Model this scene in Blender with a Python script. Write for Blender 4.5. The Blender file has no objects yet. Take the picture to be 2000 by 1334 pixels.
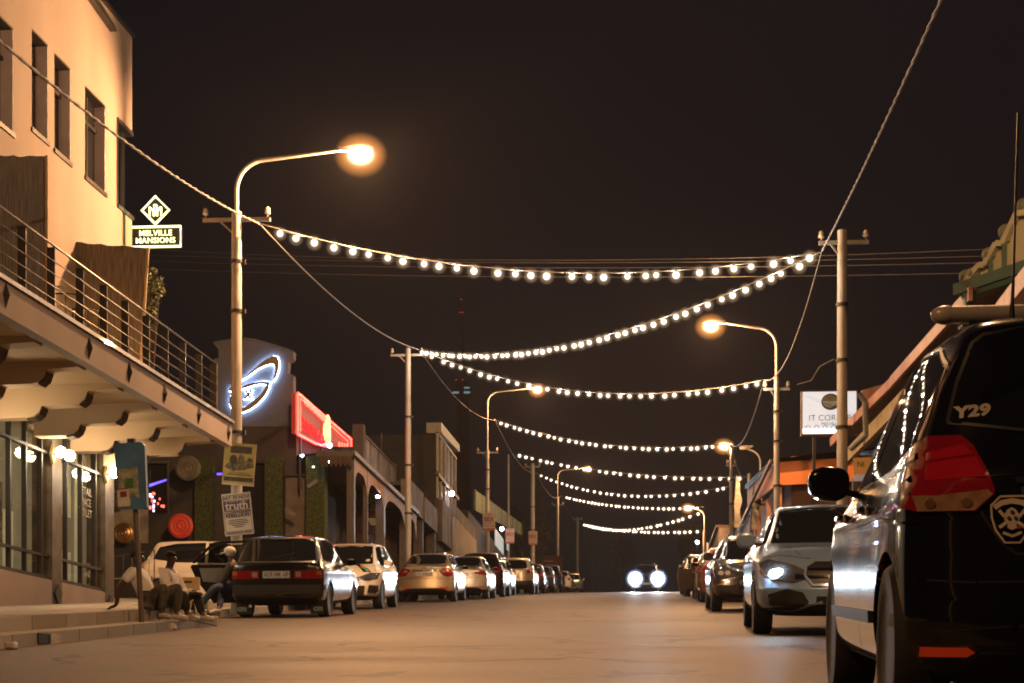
import bpy, bmesh, math, random
from mathutils import Vector, Matrix
from mathutils.bvhtree import BVHTree
random.seed(7)
R = math.radians
scene = bpy.context.scene
COL = scene.collection
# ------------------------------------------------------------------ camera
F = 3500.0                       # focal length in pixels of a 2000 px wide frame
YAW = math.atan(261/3500)
CAM = Vector((0, 0, .6))
cd = bpy.data.cameras.new('camera'); cam = bpy.data.objects.new('camera', cd); COL.objects.link(cam)
cd.sensor_width = 36; cd.lens = 36*F/2000; cd.shift_y = 753/2000; cd.clip_end = 4000; cd.clip_start = .1
cam.location = CAM; cam.rotation_euler = (R(90), 0, YAW); scene.camera = cam
# ------------------------------------------------------------------ view, sky
scene.view_settings.view_transform = 'Standard'; scene.view_settings.look = 'None'
scene.view_settings.exposure = 0; scene.view_settings.gamma = 1
scene.cycles.use_denoising = True; scene.cycles.filter_width = 1.9
scene.cycles.max_bounces = 5; scene.cycles.diffuse_bounces = 2; scene.cycles.glossy_bounces = 3
scene.cycles.transmission_bounces = 4; scene.cycles.transparent_max_bounces = 24; scene.cycles.volume_bounces = 0
scene.cycles.sample_clamp_indirect = 4; scene.cycles.caustics_reflective = False; scene.cycles.caustics_refractive = False
wd = bpy.data.worlds.new('World'); scene.world = wd; wd.use_nodes = True
nt = wd.node_tree; N = nt.nodes; bg = N['Background']
tc = N.new('ShaderNodeTexCoord'); sx = N.new('ShaderNodeSeparateXYZ'); nt.links.new(tc.outputs['Generated'], sx.inputs[0])
rp = N.new('ShaderNodeValToRGB'); nt.links.new(sx.outputs['Z'], rp.inputs[0])
e = rp.color_ramp.elements
e[0].position = 0; e[0].color = (.0060, .0052, .0048, 1)
e[1].position = .42; e[1].color = (.0020, .0027, .0058, 1)
m_ = e.new(.15); m_.color = (.0034, .0034, .0044, 1); m_ = e.new(.28); m_.color = (.0024, .0029, .0052, 1)
sky = N.new('ShaderNodeTexSky'); sky.sky_type = 'NISHITA'; sky.sun_disc = False; sky.sun_elevation = R(-6); sky.sun_rotation = R(140)
add = N.new('ShaderNodeMixRGB'); add.blend_type = 'ADD'; add.inputs[0].default_value = .02
nt.links.new(rp.outputs[0], add.inputs[1]); nt.links.new(sky.outputs[0], add.inputs[2]); nt.links.new(add.outputs[0], bg.inputs[0])
bg.inputs[1].default_value = 1.0
# ------------------------------------------------------------------ photo rays (layout aid: where a sight line meets a plane)
_s, _c = math.sin(YAW), math.cos(YAW)
def ray(px, py=1420):
    dx = (px-1000)/F; return Vector((-_s+dx*_c, _c+dx*_s, (1420-py)/F))
def at(px, py, D=None, X=None, Y=None):
    r = ray(px, py); t = D if D is not None else (X/r.x if X is not None else Y/r.y)
    return CAM+r*t
SL = .0817
def zr(y): return SL*y - 8e-5*max(0, min(y, 420)-70)**2
def tilt(y): return math.atan(SL-1.6e-4*max(0, min(y, 420)-70))
# ------------------------------------------------------------------ materials
_mats = {}
def M(name, col, rough=.6, metal=0, var=.18, scale=4, bump=.0, coat=0, emit=None, es=0, spec=.5, c2=None, detail=4, stretch=None, bscale=None):
    if name in _mats: return _mats[name]
    m = bpy.data.materials.new(name); m.use_nodes = True; _mats[name] = m
    t = m.node_tree; b = t.nodes['Principled BSDF']; L = t.links
    b.inputs['Roughness'].default_value = rough; b.inputs['Metallic'].default_value = metal
    b.inputs['Coat Weight'].default_value = coat; b.inputs['Coat Roughness'].default_value = .03
    b.inputs['Specular IOR Level'].default_value = spec
    c = tuple(col)+(1,)
    if c2 is None: c2 = tuple(max(0, x*(1-var*2)) for x in col)
    co = t.nodes.new('ShaderNodeTexCoord'); nz = t.nodes.new('ShaderNodeTexNoise'); nz.inputs['Scale'].default_value = scale; nz.inputs['Detail'].default_value = detail
    src = co.outputs['Object']
    if stretch:
        mp = t.nodes.new('ShaderNodeMapping'); mp.inputs['Scale'].default_value = stretch; L.new(src, mp.inputs[0]); src = mp.outputs[0]
    L.new(src, nz.inputs['Vector'])
    r = t.nodes.new('ShaderNodeValToRGB'); L.new(nz.outputs['Fac'], r.inputs[0])
    r.color_ramp.elements[0].position = .3; r.color_ramp.elements[1].position = .7
    r.color_ramp.elements[0].color = tuple(c2)+(1,); r.color_ramp.elements[1].color = c
    L.new(r.outputs[0], b.inputs['Base Color'])
    if bump:
        n2 = t.nodes.new('ShaderNodeTexNoise'); n2.inputs['Scale'].default_value = bscale or scale*6; n2.inputs['Detail'].default_value = 3
        L.new(src, n2.inputs['Vector']); bp = t.nodes.new('ShaderNodeBump'); bp.inputs['Strength'].default_value = bump; bp.inputs['Distance'].default_value = .02
        L.new(n2.outputs['Fac'], bp.inputs['Height']); L.new(bp.outputs[0], b.inputs['Normal'])
    if emit is not None:
        b.inputs['Emission Color'].default_value = tuple(emit)+(1,); b.inputs['Emission Strength'].default_value = es
    return m
def paint(name, col, metal=.3, rough=.28):
    return M(name, col, rough, metal, var=.04, scale=2, coat=1.0)
def glow(name, col, s, base=(.5, .5, .5), sample=True):
    m = M(name, base, .4, 0, 0, emit=col, es=s)
    if not sample:
        try: m.cycles.emission_sampling = 'NONE'
        except Exception: pass
    return m
def halo_shell(name, core, edge, s, k=3.0, rim=.2, kr=2.5):
    """an oversized glow shell round a lamp: bright core, painted halo fading to the rim, hides nothing"""
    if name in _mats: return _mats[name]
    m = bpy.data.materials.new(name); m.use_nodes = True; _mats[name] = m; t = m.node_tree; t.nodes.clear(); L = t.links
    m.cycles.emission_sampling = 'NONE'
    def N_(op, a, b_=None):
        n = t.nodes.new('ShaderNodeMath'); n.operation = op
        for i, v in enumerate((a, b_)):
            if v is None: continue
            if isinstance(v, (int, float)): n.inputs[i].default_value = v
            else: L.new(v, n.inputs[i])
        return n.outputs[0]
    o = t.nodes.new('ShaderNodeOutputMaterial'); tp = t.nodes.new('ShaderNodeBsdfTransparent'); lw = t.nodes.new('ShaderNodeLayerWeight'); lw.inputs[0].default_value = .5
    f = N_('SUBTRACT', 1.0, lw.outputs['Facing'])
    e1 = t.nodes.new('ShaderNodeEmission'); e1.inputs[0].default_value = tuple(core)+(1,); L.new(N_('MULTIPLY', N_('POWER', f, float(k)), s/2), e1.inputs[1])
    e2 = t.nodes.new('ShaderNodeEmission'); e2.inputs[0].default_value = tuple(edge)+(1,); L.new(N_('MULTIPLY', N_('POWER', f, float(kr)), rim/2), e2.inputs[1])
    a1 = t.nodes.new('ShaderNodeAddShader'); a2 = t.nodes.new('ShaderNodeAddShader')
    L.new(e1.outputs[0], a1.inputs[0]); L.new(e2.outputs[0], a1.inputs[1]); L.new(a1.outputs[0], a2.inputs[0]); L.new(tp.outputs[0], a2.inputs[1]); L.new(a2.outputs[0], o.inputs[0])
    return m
def brick(name, c1, c2, mortar, sc=1, bw=.25, bh=.08, ms=.008, rough=.8, off=.5, flat=False):
    if name in _mats: return _mats[name]
    m = M(name, c1, rough, bump=.2); t = m.node_tree; b = t.nodes['Principled BSDF']
    co = t.nodes.new('ShaderNodeTexCoord'); sp = t.nodes.new('ShaderNodeSeparateXYZ'); cb = t.nodes.new('ShaderNodeCombineXYZ'); ad = t.nodes.new('ShaderNodeMath')
    t.links.new(co.outputs['Object'], sp.inputs[0]); t.links.new(sp.outputs[0], ad.inputs[0]); t.links.new(sp.outputs[1], ad.inputs[1])
    t.links.new((sp.outputs[1] if flat else ad.outputs[0]), cb.inputs[0]); t.links.new(sp.outputs[0 if flat else 2], cb.inputs[1])
    k = t.nodes.new('ShaderNodeTexBrick'); t.links.new(cb.outputs[0], k.inputs[0]); k.offset = off
    k.inputs['Color1'].default_value = c1+(1,); k.inputs['Color2'].default_value = c2+(1,); k.inputs['Mortar'].default_value = mortar+(1,)
    k.inputs['Scale'].default_value = sc; k.inputs['Brick Width'].default_value = bw; k.inputs['Row Height'].default_value = bh; k.inputs['Mortar Size'].default_value = ms
    t.links.new(k.outputs['Color'], b.inputs['Base Color'])
    return m
def stripes(m, axis, freq, depth=.02, kind='SIN'):
    """corrugation / reed relief along an object axis, added to a material's bump"""
    t = m.node_tree; b = t.nodes['Principled BSDF']
    co = t.nodes.new('ShaderNodeTexCoord'); w = t.nodes.new('ShaderNodeTexWave'); w.wave_profile = kind; w.bands_direction = axis
    w.inputs['Scale'].default_value = freq; w.inputs['Distortion'].default_value = .4; w.inputs['Detail'].default_value = 1
    t.links.new(co.outputs['Object'], w.inputs[0]); bp = t.nodes.new('ShaderNodeBump'); bp.inputs['Strength'].default_value = .9; bp.inputs['Distance'].default_value = depth
    t.links.new(w.outputs['Fac'], bp.inputs['Height']); t.links.new(bp.outputs[0], b.inputs['Normal'])
    return m
# ------------------------------------------------------------------ mesh builder
class MB:
    def __init__(s): s.v = []; s.f = []
    def add(s, vs, fs):
        o = len(s.v); s.v += [tuple(v) for v in vs]; s.f += [tuple(i+o for i in f) for f in fs]; return s
    def box(s, x0, x1, y0, y1, z0, z1, m=None):
        vs = [Vector(p) for p in ((x0,y0,z0),(x1,y0,z0),(x1,y1,z0),(x0,y1,z0),(x0,y0,z1),(x1,y0,z1),(x1,y1,z1),(x0,y1,z1))]
        if m is not None: vs = [m@v for v in vs]
        return s.add(vs, [(0,3,2,1),(4,5,6,7),(0,1,5,4),(1,2,6,5),(2,3,7,6),(3,0,4,7)])
    def bar(s, a, b, w, h, up=(0,0,1)):
        a, b = Vector(a), Vector(b); d = (b-a).normalized(); u = Vector(up); sd = d.cross(u)
        if sd.length < 1e-4: sd = d.cross(Vector((1,0,0)))
        sd.normalize(); u = sd.cross(d).normalized(); vs = []
        for p in (a, b):
            for i, j in ((-1,-1),(1,-1),(1,1),(-1,1)): vs.append(p+sd*i*w/2+u*j*h/2)
        return s.add(vs, [(0,1,2,3),(7,6,5,4),(0,4,5,1),(1,5,6,2),(2,6,7,3),(3,7,4,0)])
    def tube(s, pts, r, n=8, cap=True):
        pts = [Vector(p) for p in pts]; k = len(pts); rs = r if isinstance(r, (list, tuple)) else [r]*k
        vs = []; ref = None
        for i, p in enumerate(pts):
            d = (pts[min(i+1, k-1)]-pts[max(i-1, 0)]).normalized()
            if ref is None: ref = Vector((0,0,1)) if abs(d.z) < .9 else Vector((1,0,0))
            a = d.cross(ref)
            if a.length < 1e-5: a = d.cross(Vector((0,1,0)))
            a.normalize(); b = a.cross(d).normalized(); ref = b
            for j in range(n):
                t = 2*math.pi*j/n; vs.append(p+(a*math.cos(t)+b*math.sin(t))*rs[i])
        fs = [(i*n+j, i*n+(j+1)%n, (i+1)*n+(j+1)%n, (i+1)*n+j) for i in range(k-1) for j in range(n)]
        if cap: fs += [tuple(range(n-1, -1, -1)), tuple((k-1)*n+j for j in range(n))]
        return s.add(vs, fs)
    def lathe(s, prof, c=(0,0,0), axis='z', n=24):
        c = Vector(c); vs = []
        for r, h in prof:
            for j in range(n):
                t = 2*math.pi*j/n; x, y = r*math.cos(t), r*math.sin(t)
                vs.append(c+(Vector((x,y,h)) if axis == 'z' else Vector((h,x,y)) if axis == 'x' else Vector((x,h,y))))
        k = len(prof)
        fs = [(i*n+j, i*n+(j+1)%n, (i+1)*n+(j+1)%n, (i+1)*n+j) for i in range(k-1) for j in range(n)]
        fs += [tuple(range(n-1, -1, -1)), tuple((k-1)*n+j for j in range(n))]
        return s.add(vs, fs)
    def prism(s, poly, a0, a1, axis='y'):
        """2-D outline (in the other two axes) pushed from a0 to a1 along axis"""
        f = (lambda p, a: (p[0], a, p[1])) if axis == 'y' else (lambda p, a: (a, p[0], p[1])) if axis == 'x' else (lambda p, a: (p[0], p[1], a))
        n = len(poly)
        return s.add([f(p, a0) for p in poly]+[f(p, a1) for p in poly], [tuple(range(n)), tuple(range(2*n-1, n-1, -1))]+[(i, i+n, (i+1)%n+n, (i+1)%n) for i in range(n)])
    def ball(s, c, r, n=12, m=8, sc=(1,1,1)):
        prof = [(max(r*math.sin(math.pi*i/m), 1e-4), -r*math.cos(math.pi*i/m)) for i in range(m+1)]
        o = MB().lathe(prof, n=n); c = Vector(c)
        return s.add([c+Vector((v[0]*sc[0], v[1]*sc[1], v[2]*sc[2])) for v in o.v], o.f)
    def xf(s, m): s.v = [tuple(m@Vector(v)) for v in s.v]; return s
    def build(s, name, mat, parent=None, smooth=False, bevel=0, autosmooth=None):
        me = bpy.data.meshes.new(name); me.from_pydata(s.v, [], s.f); me.validate(); me.update()
        bm = bmesh.new(); bm.from_mesh(me); bmesh.ops.recalc_face_normals(bm, faces=bm.faces[:]); bm.to_mesh(me); bm.free()
        me.materials.append(mat); o = bpy.data.objects.new(name, me); COL.objects.link(o)
        if smooth:
            me.polygons.foreach_set('use_smooth', [True]*len(me.polygons))
            if smooth != 'all': me.set_sharp_from_angle(angle=R(40))
        if parent: o.parent = parent
        if bevel:
            b = o.modifiers.new('bevel', 'BEVEL'); b.width = bevel; b.segments = 2; b.limit_method = 'ANGLE'
        return o
def thing(name, label, cat, loc=(0,0,0), rz=0, rx=0, group=None):
    o = bpy.data.objects.new(name, None); COL.objects.link(o); o.location = loc; o.rotation_euler = (rx, 0, rz); o.empty_display_size = .2
    o['label'] = label; o['category'] = cat
    if group: o['group'] = group
    return o
def lamp_light(loc, power, color, rad, parent):
    l = bpy.data.lights.new('lamp_light', 'POINT'); l.energy = power; l.color = color; l.shadow_soft_size = rad
    o = bpy.data.objects.new('lamp_light', l); COL.objects.link(o); o.location = loc; o.parent = parent; return o
def tag(o, label, cat, group=None):
    o['label'] = label; o['category'] = cat
    if group: o['group'] = group
    return o
def struct(o, kind='structure'): o['kind'] = kind; return o
_txt = {}
def text_mb(body, size, depth=.004, bold=.0, align='CENTER', spacing=1.0):
    """lettering as geometry in the x-z plane, facing -y, centred on the origin"""
    cu = bpy.data.curves.new('lettering', 'FONT'); cu.body = body; cu.size = size; cu.align_x = align; cu.align_y = 'CENTER'
    cu.extrude = depth/2; cu.offset = bold; cu.space_character = spacing; cu.resolution_u = 3; cu.space_line = .8
    o = bpy.data.objects.new('lettering', cu); COL.objects.link(o)
    dg = bpy.context.evaluated_depsgraph_get(); me = o.evaluated_get(dg).to_mesh()
    mb = MB().add([(v.co.x, -v.co.z, v.co.y) for v in me.vertices], [tuple(p.vertices) for p in me.polygons])
    o.evaluated_get(dg).to_mesh_clear(); bpy.data.objects.remove(o); bpy.data.curves.remove(cu)
    return mb
def face_xf(loc, yaw=0, roll=0, pitch=0):
    """maps text_mb space (faces -y) to a place; yaw turns it about z"""
    return Matrix.Translation(loc)@Matrix.Rotation(yaw, 4, 'Z')@Matrix.Rotation(pitch, 4, 'X')@Matrix.Rotation(roll, 4, 'Y')
class Frame:
    """a facade line: local x = outward n, local y = along it, local z = up (world z minus base)"""
    def __init__(s, O, U, side, zb):
        s.O = Vector((O[0], O[1], 0)); s.U = Vector((U[0], U[1], 0)).normalized(); s.zb = zb
        s.rz = math.atan2(-s.U.x, s.U.y)                   # local y axis -> U
        s.X = Vector((s.U.y, -s.U.x, 0))                    # local x axis
    def hit(s, px, a=0):
        """(local y, camera depth) where the sight line px meets local x = a"""
        r = ray(px); P = s.O+s.X*a
        # CAM + t r = P + y U
        det = r.x*(-s.U.y) - (-s.U.x)*r.y; dx, dy = P.x-CAM.x, P.y-CAM.y
        t = (dx*(-s.U.y) - (-s.U.x)*dy)/det; y = (r.x*dy - r.y*dx)/det
        return y, t
    def y(s, px, a=0): return s.hit(px, a)[0]
    def z(s, px, py, a=0): return CAM.z+(1420-py)/F*s.hit(px, a)[1]-s.zb
    def world(s, x, y, z): return s.O+s.X*x+s.U*y+Vector((0, 0, z+s.zb))
    def thing(s, name, label, cat, group=None):
        return thing(name, label, cat, (s.O.x, s.O.y, s.zb), s.rz, group=group)
def wall_cells(mb, y0, y1, z0, z1, holes, x0, x1):
    """a wall slab in the y-z plane with rectangular holes (ya,yb,za,zb)"""
    ys = sorted({y0, y1, *[min(max(h[i], y0), y1) for h in holes for i in (0, 1)]}); zs = sorted({z0, z1, *[min(max(h[i], z0), z1) for h in holes for i in (2, 3)]})
    for a, b in zip(ys, ys[1:]):
        run = None
        for c, d in zip(zs, zs[1:]):
            my, mz = (a+b)/2, (c+d)/2
            open_ = any(h[0] < my < h[1] and h[2] < mz < h[3] for h in holes)
            if not open_: run = (run[0], d) if run else (c, d)
            if open_ and run: mb.box(x0, x1, a, b, *run); run = None
        if run: mb.box(x0, x1, a, b, *run)
    return mb
# ------------------------------------------------------------------ ground, road, pavements
def strip(name, xs, y0, y1, dz, mat, step=2.0, thick=None, xf=None, kind='structure'):
    """sheet following the street's rise; xs may be functions of y; dz may be a function too"""
    mb = MB(); n = max(2, int((y1-y0)/step)+1); vs = []
    for i in range(n):
        y = y0+(y1-y0)*i/(n-1); row = [f(y) if callable(f) else f for f in xs]; h = dz(y) if callable(dz) else dz
        if thick: vs += [(row[0], y, zr(y)+h-thick), (row[0], y, zr(y)+h), (row[-1], y, zr(y)+h), (row[-1], y, zr(y)+h-thick)]
        else: vs += [(x, y, zr(y)+h) for x in row]
    k = 4 if thick else len(xs)
    fs = []
    for i in range(n-1):
        for j in range(k if thick else k-1): fs.append((i*k+j, i*k+(j+1)%k, (i+1)*k+(j+1)%k, (i+1)*k+j))
    if thick: fs += [(0,1,2,3), tuple((n-1)*k+j for j in (3,2,1,0))]
    mb.add(vs, fs); o = mb.build(name, mat); o['kind'] = kind; return o
def asphalt():
    m = M('asphalt', (.135,.092,.056), .62, var=.14, scale=.35, bump=.32, bscale=55, detail=8)
    t = m.node_tree; b = t.nodes['Principled BSDF']; L = t.links
    # fine aggregate speckle, tyre lanes along the street and mended patches
    co = t.nodes.new('ShaderNodeTexCoord'); n1 = t.nodes.new('ShaderNodeTexNoise'); n1.inputs['Scale'].default_value = 22; n1.inputs['Detail'].default_value = 6; L.new(co.outputs['Object'], n1.inputs['Vector'])
    mp = t.nodes.new('ShaderNodeMapping'); mp.inputs['Scale'].default_value = (.16,.9,1); L.new(co.outputs['Object'], mp.inputs[0])
    n2 = t.nodes.new('ShaderNodeTexNoise'); n2.inputs['Scale'].default_value = .8; n2.inputs['Detail'].default_value = 5; L.new(mp.outputs[0], n2.inputs['Vector'])
    mu = t.nodes.new('ShaderNodeMixRGB'); mu.blend_type = 'MULTIPLY'; mu.inputs[0].default_value = .85
    src = b.inputs['Base Color'].links[0].from_socket
    L.new(src, mu.inputs[1]); L.new(n1.outputs['Fac'], mu.inputs[2])
    mu2 = t.nodes.new('ShaderNodeMixRGB'); mu2.blend_type = 'OVERLAY'; mu2.inputs[0].default_value = .9
    L.new(mu.outputs[0], mu2.inputs[1]); L.new(n2.outputs['Fac'], mu2.inputs[2]); L.new(mu2.outputs[0], b.inputs['Base Color'])
    mr = t.nodes.new('ShaderNodeMapRange'); mr.inputs[3].default_value = .5; mr.inputs[4].default_value = .75; L.new(n2.outputs['Fac'], mr.inputs[0]); L.new(mr.outputs[0], b.inputs['Roughness'])
    # cracks and mended seams
    vo = t.nodes.new('ShaderNodeTexVoronoi'); vo.feature = 'DISTANCE_TO_EDGE'; vo.inputs['Scale'].default_value = .42
    dn = t.nodes.new('ShaderNodeTexNoise'); dn.inputs['Scale'].default_value = 1.4; va = t.nodes.new('ShaderNodeVectorMath'); va.operation = 'ADD'
    L.new(co.outputs['Object'], dn.inputs['Vector']); L.new(co.outputs['Object'], va.inputs[0]); L.new(dn.outputs['Color'], va.inputs[1]); L.new(va.outputs[0], vo.inputs['Vector'])
    lt = t.nodes.new('ShaderNodeMath'); lt.operation = 'LESS_THAN'; lt.inputs[1].default_value = .022; L.new(vo.outputs['Distance'], lt.inputs[0])
    gt = t.nodes.new('ShaderNodeMath'); gt.operation = 'GREATER_THAN'; gt.inputs[1].default_value = .47; L.new(n2.outputs['Fac'], gt.inputs[0])
    mm = t.nodes.new('ShaderNodeMath'); mm.operation = 'MULTIPLY'; L.new(lt.outputs[0], mm.inputs[0]); L.new(gt.outputs[0], mm.inputs[1])
    ck = t.nodes.new('ShaderNodeMixRGB'); ck.inputs[2].default_value = (.02,.018,.016,1); L.new(mm.outputs[0], ck.inputs[0]); L.new(mu2.outputs[0], ck.inputs[1]); L.new(ck.outputs[0], b.inputs['Base Color'])
    b.inputs['Specular IOR Level'].default_value = .3
    return m
ASPH = asphalt()
CONC = brick('kerb_concrete', (.30,.285,.25), (.20,.19,.165), (.05,.045,.04), bw=1.0, bh=2.0, ms=.012, rough=.85)
PAVE = brick('pavement_concrete', (.31,.28,.23), (.24,.215,.18), (.10,.09,.075), bw=1.1, bh=.9, ms=.012, flat=True)
DIRT = M('dark_ground', (.06,.055,.045), .95, var=.3, scale=.5)
strip('ground', [-300, -60, -20, 14, 60, 300], -20, 460, -.05, DIRT, 5)
strip('road', [-8.2, -4, 0, 4, 8], -6, 400, 0, ASPH, 2)
# left kerb: bulges out to x=-5.9 up to y=25, then falls back behind the parking bay
def lk(y):
    t = min(max((y-24.6)/2.6, 0), 1); t = t*t*(3-2*t); return -5.93-1.62*t
def lk2(y):
    t = min(max((y-14.5)/2.5, 0), 1); return lk(y)-.36-.05*t
strip('kerb', [lambda y: lk(y)-.4, lk], -4, 200, .125, CONC, .5, thick=.3)
strip('pavement', [-13.5, -9, lk2], -4, 39.6, lambda y: .27, PAVE, .5, thick=.3)
strip('pavement', [-13.5, -9, lambda y: lk2(y)], 44.5, 220, .22, PAVE, 2, thick=.3)
strip('side_street', [-60, -20, lk2], 39.7, 44.4, .05, ASPH, .5)
strip('kerb', [3.25, 3.5], 2, 200, .13, CONC, 1, thick=.3)
strip('pavement', [3.55, 7.6], 2, 200, .12, PAVE, 2, thick=.3)
# litter and a gutter inlet
# ------------------------------------------------------------------ lamps, poles, cables, light strings
SODIUM = (1.0, .50, .21)
POLE = M('galvanised_pole', (.42,.40,.36), .55, .2, var=.2, scale=3, bump=.1)
POLEC = M('pole_paint', (.45,.42,.36), .6, 0, var=.22, scale=6, bump=.15, stretch=(1,1,.2))
IRON = M('dark_iron', (.05,.048,.045), .6, .4)
PORC = M('porcelain', (.62,.55,.42), .25, 0, var=.05, coat=.6)
WIRE = M('cable_rubber', (.22,.20,.17), .6, 0)
BULB = halo_shell("bulb_halo", (1, .84, .64), (1, .66, .38), 22, 40.0, .34, 3.0)  # bulb core plus a painted halo around it
LAMPG = {}
def lamp_halo(s):
    if s not in LAMPG: LAMPG[s] = halo_shell('lamp_halo', (1,.66,.34), (1,.36,.08), 60, 42.0, 1.3, 3.2)  # lamp core with an orange halo painted into the shell
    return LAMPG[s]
def insulator(mb, p, h=.16):
    mb.lathe([(.012,0),(.012,.04),(.05,.045),(.055,.08),(.035,.1),(.048,.11),(.045,.14),(.02,.17)], c=p, n=10)
def pole_parts(t, h, r0, r1, clamps=(), cross=None, top_r=None):
    MB().tube([(0,0,-.3),(0,0,h*.5),(0,0,h)], [r0, (r0+r1)/2, r1], 14).build('pole', POLEC, t, True)
    for z in clamps:
        b = MB().lathe([(r0*.98+.012,-.03),(r0*.98+.012,.03)], c=(0,0,z), n=14); b.box(r0*.8, r0+.06, -.03, .03, z-.04, z+.04); b.build('clamp', IRON, t)
    if cross:
        xa, xb, z = cross
        b = MB().bar((xa,0,z),(xb,0,z), .06, .07); b.bar((xa*.5,0,z-.02),(0,0,z-.3),.03,.03); b.build('crossarm', POLE, t)
        for x in (xa+.05, xb-.05):
            m = MB(); insulator(m, (x,0,z+.05)); m.build('insulator', PORC, t, True)
def lamp_post(px, X, lamp_px, lamp_py, label, s, h_pole, r=.1, cross=None, clamps=(), group=None, lit=True, D=None, hd=1.0):
    B = at(px, 1400, X=X) if D is None else at(px, 1400, D=D)
    B.z = zr(B.y)+.12; dep = (B-CAM).dot(ray(px).normalized()*1); r_ = ray(px); dep = (B.x/r_.x) if abs(B.x) > 1 else dep
    t = thing('street_lamp', label, 'street lamp', B, group=group)
    P = at(lamp_px, lamp_py, D=dep); rx = P.x-B.x; H = P.z-B.z; sg = 1 if rx > 0 else -1
    pole_parts(t, h_pole, r, r*.85, clamps, cross)
    arc = [(0,0,h_pole-.4)]; rr = .55
    for i in range(9):
        a = math.pi/2*i/8; arc.append((sg*rr*(1-math.cos(a)), 0, H-.12-rr+rr*math.sin(a)))
    arc.append((rx-sg*.28, 0, H+.02)); MB().tube(arc, [.042]*(len(arc)-1)+[.026], 10).build('arm', POLE, t, True)
    # luminaire: housing shell over a bowl, swollen into a painted halo ball when lit
    hs = MB().ball((rx,0,H+.03), 1, 16, 8, (.26*hd,.12*hd,.06*hd)); hs.bar((rx-sg*.35,0,H+.03),(rx-sg*.15,0,H+.03),.1,.07)
    hs.build('lamp_housing', POLE, t, True)
    b = MB().ball((rx+sg*.05,0,H-.08 if lit else H-.02), 1, 24, 14, (.46*hd,.40*hd,.38*hd) if lit else (.19,.12,.10)); lit and lamp_light((rx+sg*.05,0,H-.12*hd), s, SODIUM, .05, t); b.build('bowl_or_halo', lamp_halo(s) if lit else PORC, t, True)
    return t, B
lamp_post(462, -7.37, 702, 300, 'nearest lit street lamp on the left with ceramic insulators, towering over the balcony corner', 5200, 7.2, .105,
          cross=(-.62,.62,7.06), clamps=(3.2, 5.4, 6.3), D=32.5, hd=1.1)
lamp_post(952, -7.37, 1048, 760, 'lit street lamp on the left with a white and red placard halfway up its pole', 3600, 6.6, .10, cross=(-.5,.5,6.5), clamps=(3.6,4.8,5.7))
lamp_post(1089, -7.4, 1147, 915, 'small far lit street lamp on the left rising past a tree, orange glow', 3600, 8, .13, cross=(-.5,.5,7.4))
lamp_post(1517, 3.52, 1392, 630, 'lit street lamp on the right whose long arm reaches left over the road', 3200, 5.9, .085, cross=(-.35,.35,5.6), clamps=(3.0,4.2,5.0))
lamp_post(1428, 3.52, 1416, 868, 'lit street lamp on the right with a very short arm tucked beside the pole top', 2600, 5.9, .08, cross=(-.2,.2,5.2), clamps=(3.6,4.6))
lamp_post(1485, 5.0, 1455, 873, 'unlit street lamp on the right with a thin hooked arm behind the feather flags', 0, 5.0, .11, lit=False)
lamp_post(1376, 3.6, 1345, 990, 'farthest lit street lamp on the right just under the lowest light strings', 2600, 3.6, .11)
def utility_pole(px, X, top_py, label, r=.12, cross=(-.6,.6), clamps=(), group=None, D=None):
    B = at(px, 1400, X=X); B.z = zr(B.y)+.12; r_ = ray(px); top = CAM.z+(1420-top_py)/F*(B.x/r_.x)
    t = thing('utility_pole', label, 'pole', B, group=group); H = top-B.z
    pole_parts(t, H, r, r*.82, clamps, (cross[0], cross[1], H-.22) if cross else None)
    return t, B, H
utility_pole(797, -7.37, 680, 'pale utility pole lit red on one side by the neon sign', .10, (-.55,.48), (2.6,4.1,5.6))
utility_pole(1040, -7.4, 905, 'far utility pole on the left with a white and red placard, behind the parked cars', .17, (-.5,.5), (4,5.5))
utility_pole(1128, -7.4, 1010, 'farthest utility pole on the left where the lowest light strings start', .17, (-.5,.5))
utility_pole(993, -7.9, 888, 'thin dark utility pole between the two placard poles', .07, None)
utility_pole(1158, -7.5, 1050, 'faint slender pole beyond the crest of the road', .12, None)
tp, Bp, Hp = utility_pole(1645, 3.52, 450, 'tall pale utility pole on the right in front of the lit box sign', .105, (-.42,.47), (3.2,5.4,4.4))
MB().tube([(-.14,0,4.43),(-.4,0,4.3),(-.55,0,4.05),(-.8,0,3.98)], .012, 6).build('loose_wire', WIRE, tp, True)
utility_pole(1463, 4.7, 925, 'short pole on the right anchoring a light string behind the feather flags', .08, None)
utility_pole(1382, 3.9, 1060, 'low thin post at the right kerb near the far parked cars', .08, None)
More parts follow.
